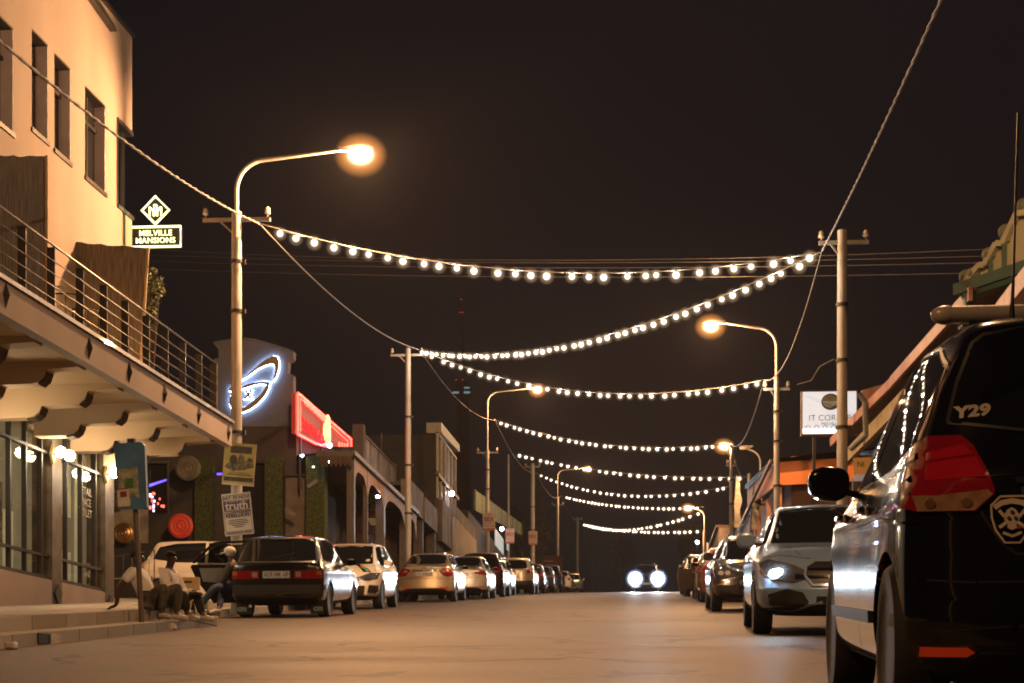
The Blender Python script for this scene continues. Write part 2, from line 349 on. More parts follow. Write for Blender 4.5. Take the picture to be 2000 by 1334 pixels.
# sagging lines between real anchors
def sag_fit(A, B, low):
    A, B = Vector(A), Vector(B)
    lo, hi = 0.0, 1.0
    def px(t):
        p = A.lerp(B, t)-CAM; return 1000+F*(p.x*_c+p.y*_s)/(p.y*_c-p.x*_s)
    inc = px(1) > px(0)
    for _ in range(40):
        m = (lo+hi)/2
        if (px(m) < low[0]) == inc: lo = m
        else: hi = m
    p = A.lerp(B, lo); d = (p-CAM).y*_c-(p-CAM).x*_s
    zt = CAM.z+(1420-low[1])/F*d
    return max(0.02, (p.z-zt)/max(4*lo*(1-lo), .05))
def hang(A, B, s, t):
    p = Vector(A).lerp(Vector(B), t); p.z -= 4*s*t*(1-t); return p
def cable(A, B, low, r, label, group='overhead cables along the poles'):
    s = sag_fit(A, B, low); mb = MB(); n = 40; base = Vector(A)
    L = (Vector(B)-base).length; k = int(L*3) if r > .015 else 0
    pts = [hang(A, B, s, i/n)-base for i in range(n+1)]
    if k:    # three twisted cores
        for ph in range(2):
            q = []
            for i in range(k*3+1):
                t = i/(k*3); p = hang(A, B, s, t)-base; a = t*k*2.6+ph*math.pi; p.x += math.cos(a)*r*.6; p.z += math.sin(a)*r*.6; q.append(p)
            mb.tube(q, r*.75, 5)
    else: mb.tube(pts, r, 5)
    o = mb.build('overhead_cable', WIRE, smooth='all'); o.location = base; tag(o, label, 'cable', group); return o
P1 = at(507, 437, D=32.4); P2 = at(820, 683, D=55.7); P3 = at(967, 820, D=84); P5 = at(1003, 884, D=100); P4 = at(1049, 924, D=122); P6 = at(1097, 968, D=158); P7 = at(1135, 1022, D=205)
Q1 = at(1605, 491, D=31.9); Q2 = at(1493, 742, D=47.9); Q3 = at(1427, 866, D=73); Q4 = at(1462, 931, D=80); Q5 = at(1432, 948, D=86); Q7 = at(1374, 990, D=112)
cable(at(-160, -60, D=16.5), P1, (200, 243), .016, 'twisted cable sloping down past the balcony building to the first left lamp')
cable(P1, P2, (660, 588), .015, 'twisted cable sagging between the nearest left lamp and the red lit pole')
cable(P2, P3, (880, 765), .015, 'twisted cable sagging from the red lit pole to the second left lamp')
cable(P3, P4, (1000, 885), .015, 'twisted cable hanging beyond the second left lamp')
cable(P4, P6, (1070, 962), .02, 'far twisted cable falling past the third left lamp')
cable(P6, P7, (1112, 1002), .02, 'farthest cable dropping to the last left pole')
cable(Q1, at(1900, -140, D=15.5), (1740, 215), .016, 'twisted cable climbing out of the top of the picture from the right pole')
cable(Q1, Q2, (1575, 600), .015, 'twisted cable falling from the tall right pole to the right lamp with the long arm')
cable(Q2, Q3, (1475, 805), .018, 'cable between the long armed right lamp and the short armed lamp')
cable(Q3, Q4, (1440, 912), .018, 'thin far cable from the short armed lamp down to the flag pole')
for k, (ya, yb, yc) in enumerate(((484, 503, 494), (496, 508, 505), (508, 518, 515), (523, 536, 532))):
    A, B = at(240, ya, D=56), at(1960, yc-9+k*3, D=44)
    o = cable(A, B, (1100, yb+5), .010, ('top' if k == 0 else 'second' if k == 1 else 'third' if k == 2 else 'lowest')+' of the four thin power lines crossing the street behind the first light string', 'thin power lines crossing the street')
# thin telephone wires along the balcony facade are skipped where they leave the frame
def light_string(A, B, low, n, label, r=.15, t0=.03, t1=.97, group='strings of bulbs over the street'):
    s = sag_fit(A, B, low); base = Vector(A); t = thing('light_string', label, 'string lights', base, group=group)
    MB().tube([hang(A, B, s, i/60)-base for i in range(61)], .012, 5).build('wire', WIRE, t, 'all')
    rnd = random.Random(label); me = None
    for i in range(n):
        u = t0+(t1-t0)*(i+rnd.uniform(-.2,.2))/(n-1); p = hang(A, B, s, u)-base
        if me is None:
            o = MB().ball((0,0,-.075), r, 14, 10).build('bulb', BULB, t, 'all'); me = o.data  # oversized ball holds the bulb and its painted halo
            o2 = MB().lathe([(.016,-.07),(.022,-.05),(.022,0),(.01,.012)], n=8).build('socket', IRON, o, 'all'); me2 = o2.data
        else:
            o = bpy.data.objects.new('bulb', me); COL.objects.link(o); o.parent = t
            o2 = bpy.data.objects.new('socket', me2); COL.objects.link(o2); o2.parent = o
        o.location = p; k_ = rnd.uniform(.84,1.1); o.scale = (k_,k_,k_); o.rotation_euler = (rnd.uniform(-.2,.2),rnd.uniform(-.2,.2),0)
        if i % 3 == 1: lamp_light(p+Vector((0,0,-.10)), 34, (1, .80, .60), .03, t)
    return t
light_string(P1, Q1, (1190, 533), 30, 'nearest and highest string of bulbs from the left lamp to the tall right pole', t0=.035, t1=.975)
light_string(P2, Q1, (980, 690), 46, 'long string of bulbs rising from the red lit pole up to the tall right pole', t0=.01, t1=.965)
light_string(P2, Q2, (1290, 768), 32, 'string of bulbs from the red lit pole to the long armed right lamp', t0=.045, t1=.98)
light_string(P3, Q3, (1300, 874), 31, 'string of bulbs from the second left lamp to the short armed right lamp', .17, t0=.03, t1=.97)
light_string(P5, Q4, (1350, 932), 28, 'string of bulbs just under the short armed lamp, fourth from the bottom', .18, t0=.03)
light_string(P4, Q5, (1245, 967), 29, 'curving string of bulbs third from the bottom, starting at the far placard pole', .18, t0=.03)
light_string(P6, Q7, (1265, 991), 30, 'flat string of bulbs second from the bottom at the crest', .21, t0=.05)
light_string(P7, at(1374, 998, D=112), (1225, 1034), 30, 'low string of bulbs rising to the right over the headlights', .23, t0=.04)
light_string(P7, at(1373, 1036, D=120), (1270, 1038), 30, 'lowest flat string of bulbs right above the headlights', .23, t0=.05)
# distant telecoms tower
def tower():
    B = at(904, 1300, D=520); B.z = zr(420)-30
    t = thing('radio_tower', 'distant dark radio tower with tiny red beacons left of the string lights', 'tower', B)
    DK = M('tower_concrete', (.035,.033,.03), .9)
    z = lambda py: CAM.z+(1420-py)/F*520-B.z
    MB().tube([(0,0,0),(0,0,z(780))],[3.2,1.8],16).build('shaft', DK, t, True)
    MB().lathe([(1.8,z(782)),(2.6,z(776)),(2.6,z(764)),(2.0,z(755)),(2.0,z(747))], n=20).build('viewing_deck', DK, t)
    MB().tube([(0,0,z(747)),(0,0,z(690)),(0,0,z(584))],[.6,.35,.12],8).build('mast', DK, t)
    RB = glow('beacon_red', (1,.05,.05), 1.0); CY = glow('deck_light', (.5,.85,.9), .28)
    b = MB()
    for px, py in ((902,588),(900,613),(905,613),(892,744),(905,744)):
        MB().ball(((px-904)*520/F, -1.9, z(py)), .17, 8, 6).build('beacon', RB, t, True)
    for px, w in ((892,.9),(914,.9)): MB().box((px-904)*520/F-w,(px-904)*520/F+w,-2.9,-2.7,z(772),z(768)).build('deck_lamp', CY, t)
    MB().box(.6,2.2,-2.5,-2.3,z(762),z(759)).build('deck_lamp', CY, t)
tower()
def far_lamp():
    P = at(1362, 1059, D=150); z0 = zr(P.y)
    t = thing('flood_lamp', 'single cold white lamp on a post beyond the crest, right of the headlights', 'lamp', (P.x, P.y, z0))
    MB().tube([(0,0,0),(0,0,P.z-z0)], .05, 8).build('post', IRON, t)
    MB().ball((0,-.05,P.z-z0), .13, 10, 8).build('lamp_head', glow('cold_lamp', (.8,.9,1), 120), t, True)
far_lamp()
# ------------------------------------------------------------------ left: balcony building
STUC = M('cream_stucco', (.30,.245,.21), .85, var=.10, scale=.9, stretch=(1,1,.35), bump=.12, bscale=70)
SOFF = M('orange_stucco', (.50,.36,.22), .85, var=.07, scale=1.2, bump=.1, bscale=60)
PINK = M('pink_plinth', (.50,.37,.30), .85, var=.08, scale=1.5, bump=.1)
REVL = M('lavender_plaster', (.60,.56,.62), .8, var=.08)
BRNZ = M('bronze_frame', (.025,.02,.016), .5, .1)
STEEL = M('black_steel', (.05,.05,.05), .4, .5, coat=.2)
RAILM = M('brushed_rail', (.15,.135,.12), .35, .8)
DARKG = M('dark_window_glass', (.012,.013,.016), .04, 0, 0, spec=.7)
def clear_glass(name, tint=(.8,.85,.8), a=.55):
    if name in _mats: return _mats[name]
    m = bpy.data.materials.new(name); m.use_nodes = True; _mats[name] = m; t = m.node_tree; t.nodes.clear()
    o = t.nodes.new('ShaderNodeOutputMaterial'); tr = t.nodes.new('ShaderNodeBsdfTransparent'); gl = t.nodes.new('ShaderNodeBsdfGlossy')
    fr = t.nodes.new('ShaderNodeFresnel'); fr.inputs[0].default_value = 1.6; mx = t.nodes.new('ShaderNodeMixShader'); gl.inputs['Roughness'].default_value = .02
    tr.inputs[0].default_value = tint+(1,); gm = t.nodes.new('ShaderNodeNewGeometry'); sb = t.nodes.new('ShaderNodeMath'); sb.operation = 'SUBTRACT'; sb.use_clamp = True; t.links.new(fr.outputs[0], sb.inputs[0]); t.links.new(gm.outputs['Backfacing'], sb.inputs[1]); t.links.new(sb.outputs[0], mx.inputs[0]); t.links.new(tr.outputs[0], mx.inputs[1]); t.links.new(gl.outputs[0], mx.inputs[2]); t.links.new(mx.outputs[0], o.inputs[0])
    return m
GLASS = clear_glass('shop_glass', (.86,.83,.74))
u_ = ray(1400); O1 = at(0, 1400, D=27)
B1 = Frame(O1, (u_.x, u_.y), -1, zr(O1.y)+.2)
def balcony_building():
    f = B1; t = f.thing('apartment_block', 'large cream stucco building with a cantilevered balcony over lit shop windows', 'building')
    yS = f.y(218); yE = f.y(258); zT = f.z(258, 73); y0 = -9.5
    zsill, ztop = f.z(0, 1112), f.z(0, 786)
    yb = (f.hit(450, 2.0)); aF = None
    # balcony edge offset so that its end meets px 450 at depth 32
    P = at(450, 850, D=32); q = Vector((P.x, P.y, 0))-f.O; aF = q.dot(f.X); yF = q.dot(f.U)
    zb0, zb1 = f.z(0, 612, aF), f.z(0, 546, aF)
    f.aF, f.yF, f.zb1 = aF, yF, zb1
    # ground floor
    b = MB(); b.box(-.35, .04, y0, f.y(205), -1.6, zsill); b.build('plinth', PINK, t)
    b = MB(); b.box(-.35, 0, y0, yS+.1, ztop, zb0); b.build('shop_fascia', SOFF, t)
    # storefront bays: frames, glass, room behind
    piers = [(f.y(97), f.y(116)), (f.y(201), f.y(218)), (f.y(-62), f.y(-45))]
    tr1, tr2 = f.z(0, 846), f.z(0, 1062)
    bays = [(f.y(-175), f.y(-62)), (f.y(-45), f.y(97)), (f.y(116), f.y(201))]
    ms = {0: (-150, -120, -90), 1: (-14, 21, 52, 82.5), 2: (131.5, 161, 188)}
    for k, (a, c) in enumerate(bays):
        fr = MB(); fr.box(-.09, .01, a, c, zsill, zsill+.06); fr.box(-.09, .01, a, c, ztop-.06, ztop)
        fr.box(-.073, .004, a, c, tr1-.022, tr1+.022); fr.box(-.073, .004, a, c, tr2-.022, tr2+.022)
        for p in ms[k]:
            y = f.y(p); w = .022; fr.box(-.075, .0, y-w, y+w, zsill+.06, ztop-.06)
        w = fr.build('shop_window', BRNZ, t)
        MB().box(-.06, -.05, a, c, zsill+.06, ztop-.06).build('pane', GLASS, w)
        if k == 2:
            ltr = M('window_lettering', (.42,.38,.30), .7)
            for j, s in enumerate(('RETAIL', 'SPACE', 'TO LET')):
                tm = text_mb(s, .19, .004, .001); tm.xf(Matrix.Translation((-.045, (f.y(163)+f.y(181))/2, f.z(172, 960+j*21)))@Matrix.Rotation(R(90), 4, 'Z'))
                tm.build('lettering', ltr, w)
    for a, c in piers:
        b = MB().box(-.3, .045, a, c, -1.6, ztop+.02); b.build('pier', M('bronze_cladding', (.13,.10,.07), .45, .25, var=.3), t)
        d = MB().prism([(a+(c-a)/2, -.02+zsill-.35), (c-.05, zsill-.2), (a+(c-a)/2, zsill-.05), (a+.05, zsill-.2)], .045, .075, 'x'); d.build('diamond_plate', BRNZ, t)
    rm = MB(); rm.box(-4.2, -4.1, y0, yS, zsill-1, ztop+.4); rm.box(-4.1, -.36, y0, yS, ztop+.3, ztop+.4); rm.box(-4.1,-.36,y0,yS,zsill-.9,zsill-.8)
    rm.box(-4.1, -.36, yS-.12, yS, zsill-.8, ztop+.3); rm.build('shop_interior', M('interior_wall_glow', (.34,.32,.27), .9, var=.25, scale=.7, emit=(.8,.66,.42), es=.16), t)  # wall emission stands in for room light
    bl = MB()
    for pa, pc, za, zc in ((-13,-5,.0,1.95),(0,9,0,1.95),(25,36,0,1.95),(55,73,0,1.0),(120,128,.2,1.3),(136,152,1.0,1.9),(163,182,1.2,2.4),(163,182,0,.6),(190,194,.0,2.4)):
        bl.box(-.42, -.40, f.y(pa), f.y(pc), zsill+za+.05, min(zsill+za+.05+(zc-za), ztop-.05))
    bl.build('blind', M('pale_blind_glow', (.50,.51,.42), .85, var=.12, emit=(1,.88,.60), es=.30), t)  # blinds emit to imitate light falling on them from the room
    wl = glow('lit_panel', (1,.93,.78), .75)
    for pa, pc, ya, yc in ((0,14,812,846),(26,40,812,850)):
        MB().box(-.75,-.72,f.y(pa),f.y(pc),f.z(20,yc+8),f.z(20,ya)).build('light_panel', wl, t)
    MB().box(-2.4,-2.2,f.y(-160),f.y(190),ztop+.2,ztop+.26).build('ceiling_tube', glow('shop_tube', (1,.88,.62), 7), t)
    nb = MB()
    for pa,pc,za,zc in ((-14,8,.55,1.55),(22,50,.5,1.45),(2,17,1.7,2.2)): nb.box(-.39,-.375,f.y(pa),f.y(pc),zsill+za,zsill+zc)
    nb.build('window_notice', M('notice_paper', (.33,.33,.36), .8, var=.4, scale=9), t)
    # wall behind the balcony with deep slot windows
    def hole(a, c, pyt, pyb): return (f.y(a), f.y(c), f.z(a, pyt), f.z(a, pyb))
    wins = [hole(-52, 8+18, -22, 195), hole(62, 94, 55, 249), hole(106, 138, 102, 290), hole(166, 206, 166, 343)]
    wins = [(a, c, min(z0, z1), max(z0, z1)) for a, c, z0, z1 in wins]
    zc0, zc1 = f.z(229, 400), f.z(229, 231)
    corner = (f.y(229), yE+1, zc0, zc1)
    b = MB(); wall_cells(b, y0, yE, zb0-.2, zT, wins+[corner], -.42, 0)
    b.box(-9.5, -.42, yE-.3, yE, zb0-3, zc0); b.box(-9.5,-.42,yE-.3,yE,zc1,zT); b.box(-9.5,-1.6,yE-.3,yE,zc0,zc1); b.box(-9.5,-.42,y0,yE-.3,zT-.9,zT-.7)
    b.build('wall', STUC, t)
    b = MB(); b.box(-9.5,-.36,yS-.02,yS+.12,-1.6,zb0-.2); b.build('end_wall', STUC, t)
    b = MB(); b.box(-.46, .05, y0, yE+.04, zT, zT+.07); b.build('coping', STEEL, t)
    for a, c, za, zc in wins:
        g = MB().box(-.24, -.20, a, c, za, zc)
        fw = g.build('window', DARKG, t)
        k = MB(); k.box(-.20,-.15,a,a+.07,za,zc); k.box(-.198,-.148,a+.5*(c-a)-.03,a+.5*(c-a)+.03,za,zc); k.box(-.196,-.152,a,c,zc-.5,zc-.44); k.box(-.197,-.149,a,c,za,za+.06); k.build('window_frame', STEEL, fw)
        k = MB(); k.box(-.42,.03,a-.03,c+.03,za-.07,za); k.build('sill', BRNZ, fw)
        k = MB(); k.box(-.21,-.002,a-.001,c,zc-.03,zc+.004); k.build('soffit_lining', BRNZ, fw)
        k = MB(); k.box(-.20,-.003,c-.02,c+.004,za,zc-.03); k.build('reveal', REVL, fw)
    g = MB().box(-1.6,-.1,f.y(229),yE-.12,zc0,zc1); fw = g.build('corner_window', DARKG, t)
    k = MB(); k.box(-.2,.02,f.y(229),yE+.02,zc1-.06,zc1+.02); k.box(-.2,.03,f.y(229),yE+.03,zc0-.05,zc0+.02); k.box(-.19,.01,f.y(229)-.04,f.y(229)+.03,zc0-.04,zc1+.01); k.build('window_frame', STEEL, fw)
    # recessed eave detail high on the facade
    k = MB(); k.prism([(f.y(164), f.z(164,-10)), (f.y(215), f.z(215, 62)), (f.y(213), f.z(213, 52)), (f.y(164), f.z(164,-26))], .0, .12, 'x'); k.build('eave_trim', STEEL, t)
    # balcony slab, fascia, coping
    b = MB(); b.box(0, aF, y0, yF, zb0+.06, zb1-.002); b.build('balcony_slab', SOFF, t)
    b = MB(); b.box(aF-.14, aF+.02, y0, yF+.02, zb0, zb1); b.build('balcony_fascia', STUC, t)
    b = MB(); b.box(aF-.24, aF+.06, y0, yF+.06, zb1, zb1+.055); b.box(-.0, aF-.24, yF-.1, yF+.06, zb1, zb1+.055); b.build('balcony_coping', STEEL, t)
    for px, py in ((8,577),(171,680),(249,727),(318,769),(385,810),(443,845)):
        y = f.y(px, aF); z = f.z(px, py, aF); w = .085
        d = MB(); c0 = (aF+.075, y, z); q = [(aF+.02,y,z-.17),(aF+.02,y+w,z),(aF+.02,y,z+.17),(aF+.02,y-w,z)]
        d.add(q+[c0], [(0,1,4),(1,2,4),(2,3,4),(3,0,4)]); d.build('diamond_stud', STEEL, t)
    # stepped corbels under the balcony
    prof = [(0.02, zb0+.06), (0.02, zb0-.42), (.55, zb0-.42), (.66,zb0-.40), (.74,zb0-.34), (.78,zb0-.25), (1.25, zb0-.24), (1.36,zb0-.22),(1.44,zb0-.16),(1.48,zb0-.06),(1.5,zb0-.04),(aF-.16,zb0-.02),(aF-.16,zb0+.06)]
    yy = f.y(205)
    for k in range(7):
        y = yy-k*1.62
        if y < y0+.4: break
        MB().prism(prof, y-.14, y+.14, 'y').build('corbel', SOFF, t)
        sh = []
        for (xa, za), (xb, zb_) in zip(prof[2:12], prof[3:12]): sh.append(((xa,za),(xb,zb_)))
        for run in (prof[2:6], prof[7:10]):
            m = MB()
            m.prism([(x_, z_-.004) for x_, z_ in run]+[(x_, z_-.03) for x_, z_ in reversed(run)], y-.135, y+.135, 'y'); m.build('corbel_edge', M('corbel_brown', (.09,.06,.035), .8), t)
    # railing
    zr0 = zb1+.055
    posts = [f.y(45,aF-.12)-1.1*k for k in (5,4,3,2,1)]+[f.y(p, aF-.12) for p in (45,102,158,204,246,287,324,358,390,418)]
    H = f.z(418, 716, aF-.12)-zr0; H = .88
    for y in posts: MB().box(aF-.19, aF-.08, y-.008, y+.008, zr0, zr0+H).build('railing_post', STEEL, t)
    b = MB()
    for j in range(1, 5): b.tube([(aF-.07, posts[0], zr0+H*j/5.2), (aF-.07, posts[-1], zr0+H*j/5.2)], .007, 6)
    b.tube([(aF-.07, posts[0], zr0+H), (aF-.07, posts[-1], zr0+H)], .014, 8)
    b.tube([(aF-.07, posts[-1], zr0), (aF-.07, posts[-1], zr0+H)], .016, 8); b.build('handrail', RAILM, t)
    return t
balcony_building()
def cone_light(name, loc, energy, color, size, rad, parent, rot=(0,0,0), blend=.6):
    l = bpy.data.lights.new(name, 'SPOT'); l.energy = energy; l.color = color; l.spot_size = R(size); l.spot_blend = blend; l.shadow_soft_size = rad
    o = bpy.data.objects.new(name, l); COL.objects.link(o); o.location = loc; o.rotation_euler = rot; o.parent = parent; return o
GLOBE = glow('globe_lamp', (1,.78,.50), 130)
for (pa, ya, pb, yb, pc, yc), lab in (((93,887,120,887,106,880),'pair of glowing globe wall lamps on the bronze pier between the shop windows'), ((195,927,222,927,211,920),'pair of glowing globe wall lamps on the last bronze pier behind the blue sign'), ((-66,860,-42,860,-54,850),'unseen pair of glowing globe wall lamps on the pier beyond the left edge')):  # last pair is out of view, added for light on the left soffit
    f = B1; y = f.y(pc, .1); z = f.z(pc, ya, .1)
    t = thing('wall_lamp', lab, 'wall lamp', f.world(.045, y, z), f.rz, group='globe lamps on the shop piers')
    MB().prism([(0,-.16),(.07,0),(0,.16),(-.07,0)], 0, .05, 'x').build('backplate', M('brass', (.5,.36,.14), .3, .8), t)
    for s in (-1, 1):
        MB().tube([(.03,s*.03,0),(.16,s*.06,0),(.22,s*.155,0)], .015, 6).build('bracket', BRNZ, t)
        MB().ball((.24, s*.20, 0), .085, 14, 10).build('globe', GLOBE, t, 'all')
def added_wall_wash():
    """an unseen floodlight added on the balcony to brighten the upper wall"""
    f = B1; y = f.y(150, .5); t = thing('flood_lamp', 'added floodlight on the balcony floor washing the wall above, hidden by the reed screen', 'lamp', f.world(.55, y+.35, f.zb1+.02), f.rz)
    MB().box(-.12,.12,-.08,.08,0,.12).build('housing', STEEL, t)
    MB().box(-.10,.10,-.06,.06,.121,.13).build('lens', glow('added_flood_lens', (1,.55,.18), 420), t)
added_wall_wash()
# reed screens on the balcony
REED = stripes(M('grey_reed', (.42,.43,.44), .9, var=.3, scale=6, stretch=(9,9,.4)), 'X', 14, .03)
REEDB = stripes(M('brown_reed', (.32,.26,.21), .9, var=.35, scale=6, stretch=(9,9,.4)), 'X', 14, .03)
def reed_screens():
    f = B1
    D = 27.0
    for (pa, pb, yt, tl, tr, D, mt, lab) in ((-40, 92, 303, 0, 0, 26.6, REED, 'tall grey reed screen standing on the balcony at the left edge'), (104, 290, 470, 0, .0, 30.2, REEDB, 'wide brown reed screen leaning on the balcony rail below the lit wall')):
        A = at(pa, yt, D=D); Bq = at(pb, yt+(14 if mt is REEDB else 2), D=D); base = Vector((A.x, A.y, f.zb+f.zb1))
        t = thing('reed_screen', lab, 'screen', base, math.atan2(Bq.y-A.y, Bq.x-A.x))
        w = (Vector((Bq.x,Bq.y,0))-Vector((A.x,A.y,0))).length; h = A.z-base.z; h2 = Bq.z-base.z
        low = w-.17 if mt is REEDB else w
        n = 14; rnd = random.Random(3); pl = [(0,0),(low,0)]
        for i in range(n+1):
            u = i/n; pl.append((w*(1-u), h2+(h-h2)*u+rnd.uniform(-.015,.015)))
        MB().prism(pl, 0, .03, 'y').build('reed_panel', mt, t)
        fr = MB(); fr.bar((low,-.02,0),(w,-.02,h2),.04,.04); fr.bar((0,-.02,0),(0,-.02,h),.04,.04); fr.build('batten', M('pale_batten',(.45,.34,.2),.8), t)
reed_screens()
def leaf_cluster(mb, c, r, n, size, rnd, flat=1.0):
    for _ in range(n):
        d = Vector((rnd.gauss(0,1), rnd.gauss(0,1), rnd.gauss(0,1)*flat)); d.normalize(); p = Vector(c)+d*r*(rnd.random()**.45)
        a = Vector((rnd.gauss(0,1),rnd.gauss(0,1),rnd.gauss(0,.6))).normalized(); b = a.orthogonal().normalized(); s = size*rnd.uniform(.6,1.3)
        q = [p-a*s, p+b*s*.45, p+a*s, p-b*s*.45]
        mb.add(q, [(0,1,2,3)])
def foliage(name, c, c2):
    m = M(name, c, .55, var=.4, scale=3, c2=c2); return m
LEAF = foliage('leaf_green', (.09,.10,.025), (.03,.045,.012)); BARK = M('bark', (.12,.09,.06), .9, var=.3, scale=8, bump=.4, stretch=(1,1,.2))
def balcony_shrub():
    f = B1; P = at(296, 610, D=31.3); rnd = random.Random(5)
    t = thing('potted_shrub', 'leafy shrub growing up the edge of the brown reed screen on the balcony', 'plant', (P.x, P.y, f.zb+f.zb1+.06))
    P0 = Vector((P.x, P.y, f.zb+f.zb1+.06))
    MB().lathe([(.15,0),(.2,.32),(.18,.33)], n=14).build('pot', M('clay_pot', (.3,.14,.08), .8), t)
    st = [(0,0,.3)]; b = MB(); lf = MB()
    for px, py, r in ((292,610,.12),(298,590,.16),(300,575,.18),(305,560,.17),(303,545,.15),(296,532,.1),(311,570,.12),(290,625,.08),(287,545,.12),(294,640,.08)):
        c = at(px, py, D=31.3)-P0; leaf_cluster(lf, c, r, 75, .045, rnd)
        b.tube([(0,0,.3),(c.x*.5,c.y*.5,c.z*.6),tuple(c)], [.014,.01,.006], 5)
    b.build('stem', BARK, t); lf.build('foliage', LEAF, t)
balcony_shrub()
def bistro(px, py, lab):
    f = B1; y, _ = f.hit(px, 1.25); t = thing('wire_chair', lab, 'chair', f.world(1.25, y, f.zb1+.06), f.rz+R(200), group='dark chairs on the balcony')
    s = MB().lathe([(.001,.44),(.2,.44),(.2,.46),(.001,.465)], n=16); s.build('seat', STEEL, t)
    for a, b in ((-.16,-.16),(.16,-.16),(.16,.16),(-.16,.16)): MB().tube([(a*.8,b*.8,.44),(a*1.2,b*1.2,0)], .011, 6).build('leg', STEEL, t)
    k = MB()
    for i in range(5):
        a = math.pi*i/4; q = .2
        k.tube([(math.cos(a)*q, .12+math.sin(a)*.08, .45), (math.cos(a)*q*1.15, .18+math.sin(a)*.1, .80)], .008, 5)
    k.tube([(math.cos(math.pi*i/10)*.23, .18+math.sin(math.pi*i/10)*.1, .8) for i in range(11)], .013, 6); k.build('backrest', STEEL, t)
bistro(128, 600, 'dark curved back chair on the balcony against the brown screen, left one')
bistro(172, 620, 'dark chair on the balcony behind the railing, right of its twin')
def mansions_sign():
    NEON = glow('yellow_green_neon', (.88,.92,.36), 3.0); BOX = M('sign_black', (.02,.02,.018), .5)
    D = 33.2; C = at(304, 463, D=D); s = D/F
    t = thing('building_sign', 'yellow green neon sign reading MELVILLE MANSIONS under a diamond emblem', 'sign', C)
    w, h = 50*s, 19.5*s
    MB().box(-w,w,.0,.10,-h,h).build('sign_box', BOX, t)
    b = MB(); r = .022
    b.tube([(-w,-.02,-h),(w,-.02,-h),(w,-.02,h),(-w,-.02,h),(-w,-.02,-h)], r, 6); b.build('border_tube', NEON, t)
    for k, (sx_, sz) in enumerate((('MELVILLE', .068), ('MANSIONS', -.068))):
        text_mb(sx_, .142, .012, .0015, spacing=1.08).xf(Matrix.Translation((0,-.012,sz))).build('lettering', NEON, t)
    dz = (463-411)*s; q = 27*s
    MB().prism([(0,dz-q*.93),(q*.93,dz),(0,dz+q*.93),(-q*.93,dz)], .0, .08).build('diamond_board', BOX, t)
    b = MB(); b.tube([(0,-.02,dz-q),(q,-.02,dz),(0,-.02,dz+q),(-q,-.02,dz),(0,-.02,dz-q)], r, 6)
    b.build('diamond_tube', NEON, t)
    b = MB(); g = q*.42; y = -.015
    for k in (0, .075): # nested strokes of the M emblem
        b.bar((-g+k,y,dz-.11),(-g+k,y,dz+.06-k*.3),.025,.03,(0,1,0)); b.bar((g-k,y,dz-.11),(g-k,y,dz+.06-k*.3),.025,.03,(0,1,0))
        b.bar((-g+k,y,dz+.06-k*.3),(0,y,dz-.05-k*.6),.025,.03,(0,1,0)); b.bar((g-k,y,dz+.06-k*.3),(0,y,dz-.05-k*.6),.025,.03,(0,1,0))
    b.bar((-.03,y,dz+.07),(0,y,dz+.10),.04,.03,(0,1,0)); b.bar((.03,y,dz+.07),(0,y,dz+.10),.04,.03,(0,1,0)); b.build('emblem', NEON, t)
    b = MB(); b.bar((-w,.05,0),(-w-.22,.3,0),.04,.04); b.bar((-w,.05,h*.7),(-w-.2,.3,h*.7),.03,.03); b.bar((-.1,.05,h),(-.1,.05,dz-q*.8),.02,.02); b.build('bracket', STEEL, t)
mansions_sign()
# ------------------------------------------------------------------ left: corner bar with verandah and lit logo gable
SLATE = M('slate_render', (.12,.125,.14), .8, var=.12, scale=1, bump=.1)
BLACKW = M('charcoal_wall', (.05,.045,.04), .75, var=.2, scale=2, bump=.1)
HEDGE = M('green_hedge_wall', (.075,.10,.02), .9, var=.4, scale=14, bump=.8, bscale=60)
TINR = stripes(M('verandah_tin', (.16,.10,.075), .5, .3, var=.25, scale=2), 'X', 9, .03)
OCHRE = M('ochre_timber', (.32,.17,.06), .7, var=.2, scale=5)
POSTM = M('dark_timber_post', (.075,.06,.05), .55, var=.2)
WINL = M('warm_grey_door', (.17,.14,.11), .7, var=.25, scale=2)
def disc(px, py, D, r, m, lab, fac=None, shift=0):
    C = at(px, py, D=D); t = MB()
    prof = [(.001,0),(.06*r/.3,-.035),(.085*r/.3,-.03),(.11*r/.3,-.012),(.14*r/.3,-.03),(.2*r/.3,-.012),(.235*r/.3,-.03),(.26*r/.3,-.02),(r*.97,-.012),(r,0),(r,.04),(.001,.04)]
    t.lathe(prof, axis='y', n=32); o = t.build('wall_disc', m, smooth=True); o.location = C; o.rotation_euler = (0,0,YAW); tag(o, lab, 'wall ornament', 'ribbed discs on the bar wall'); return o
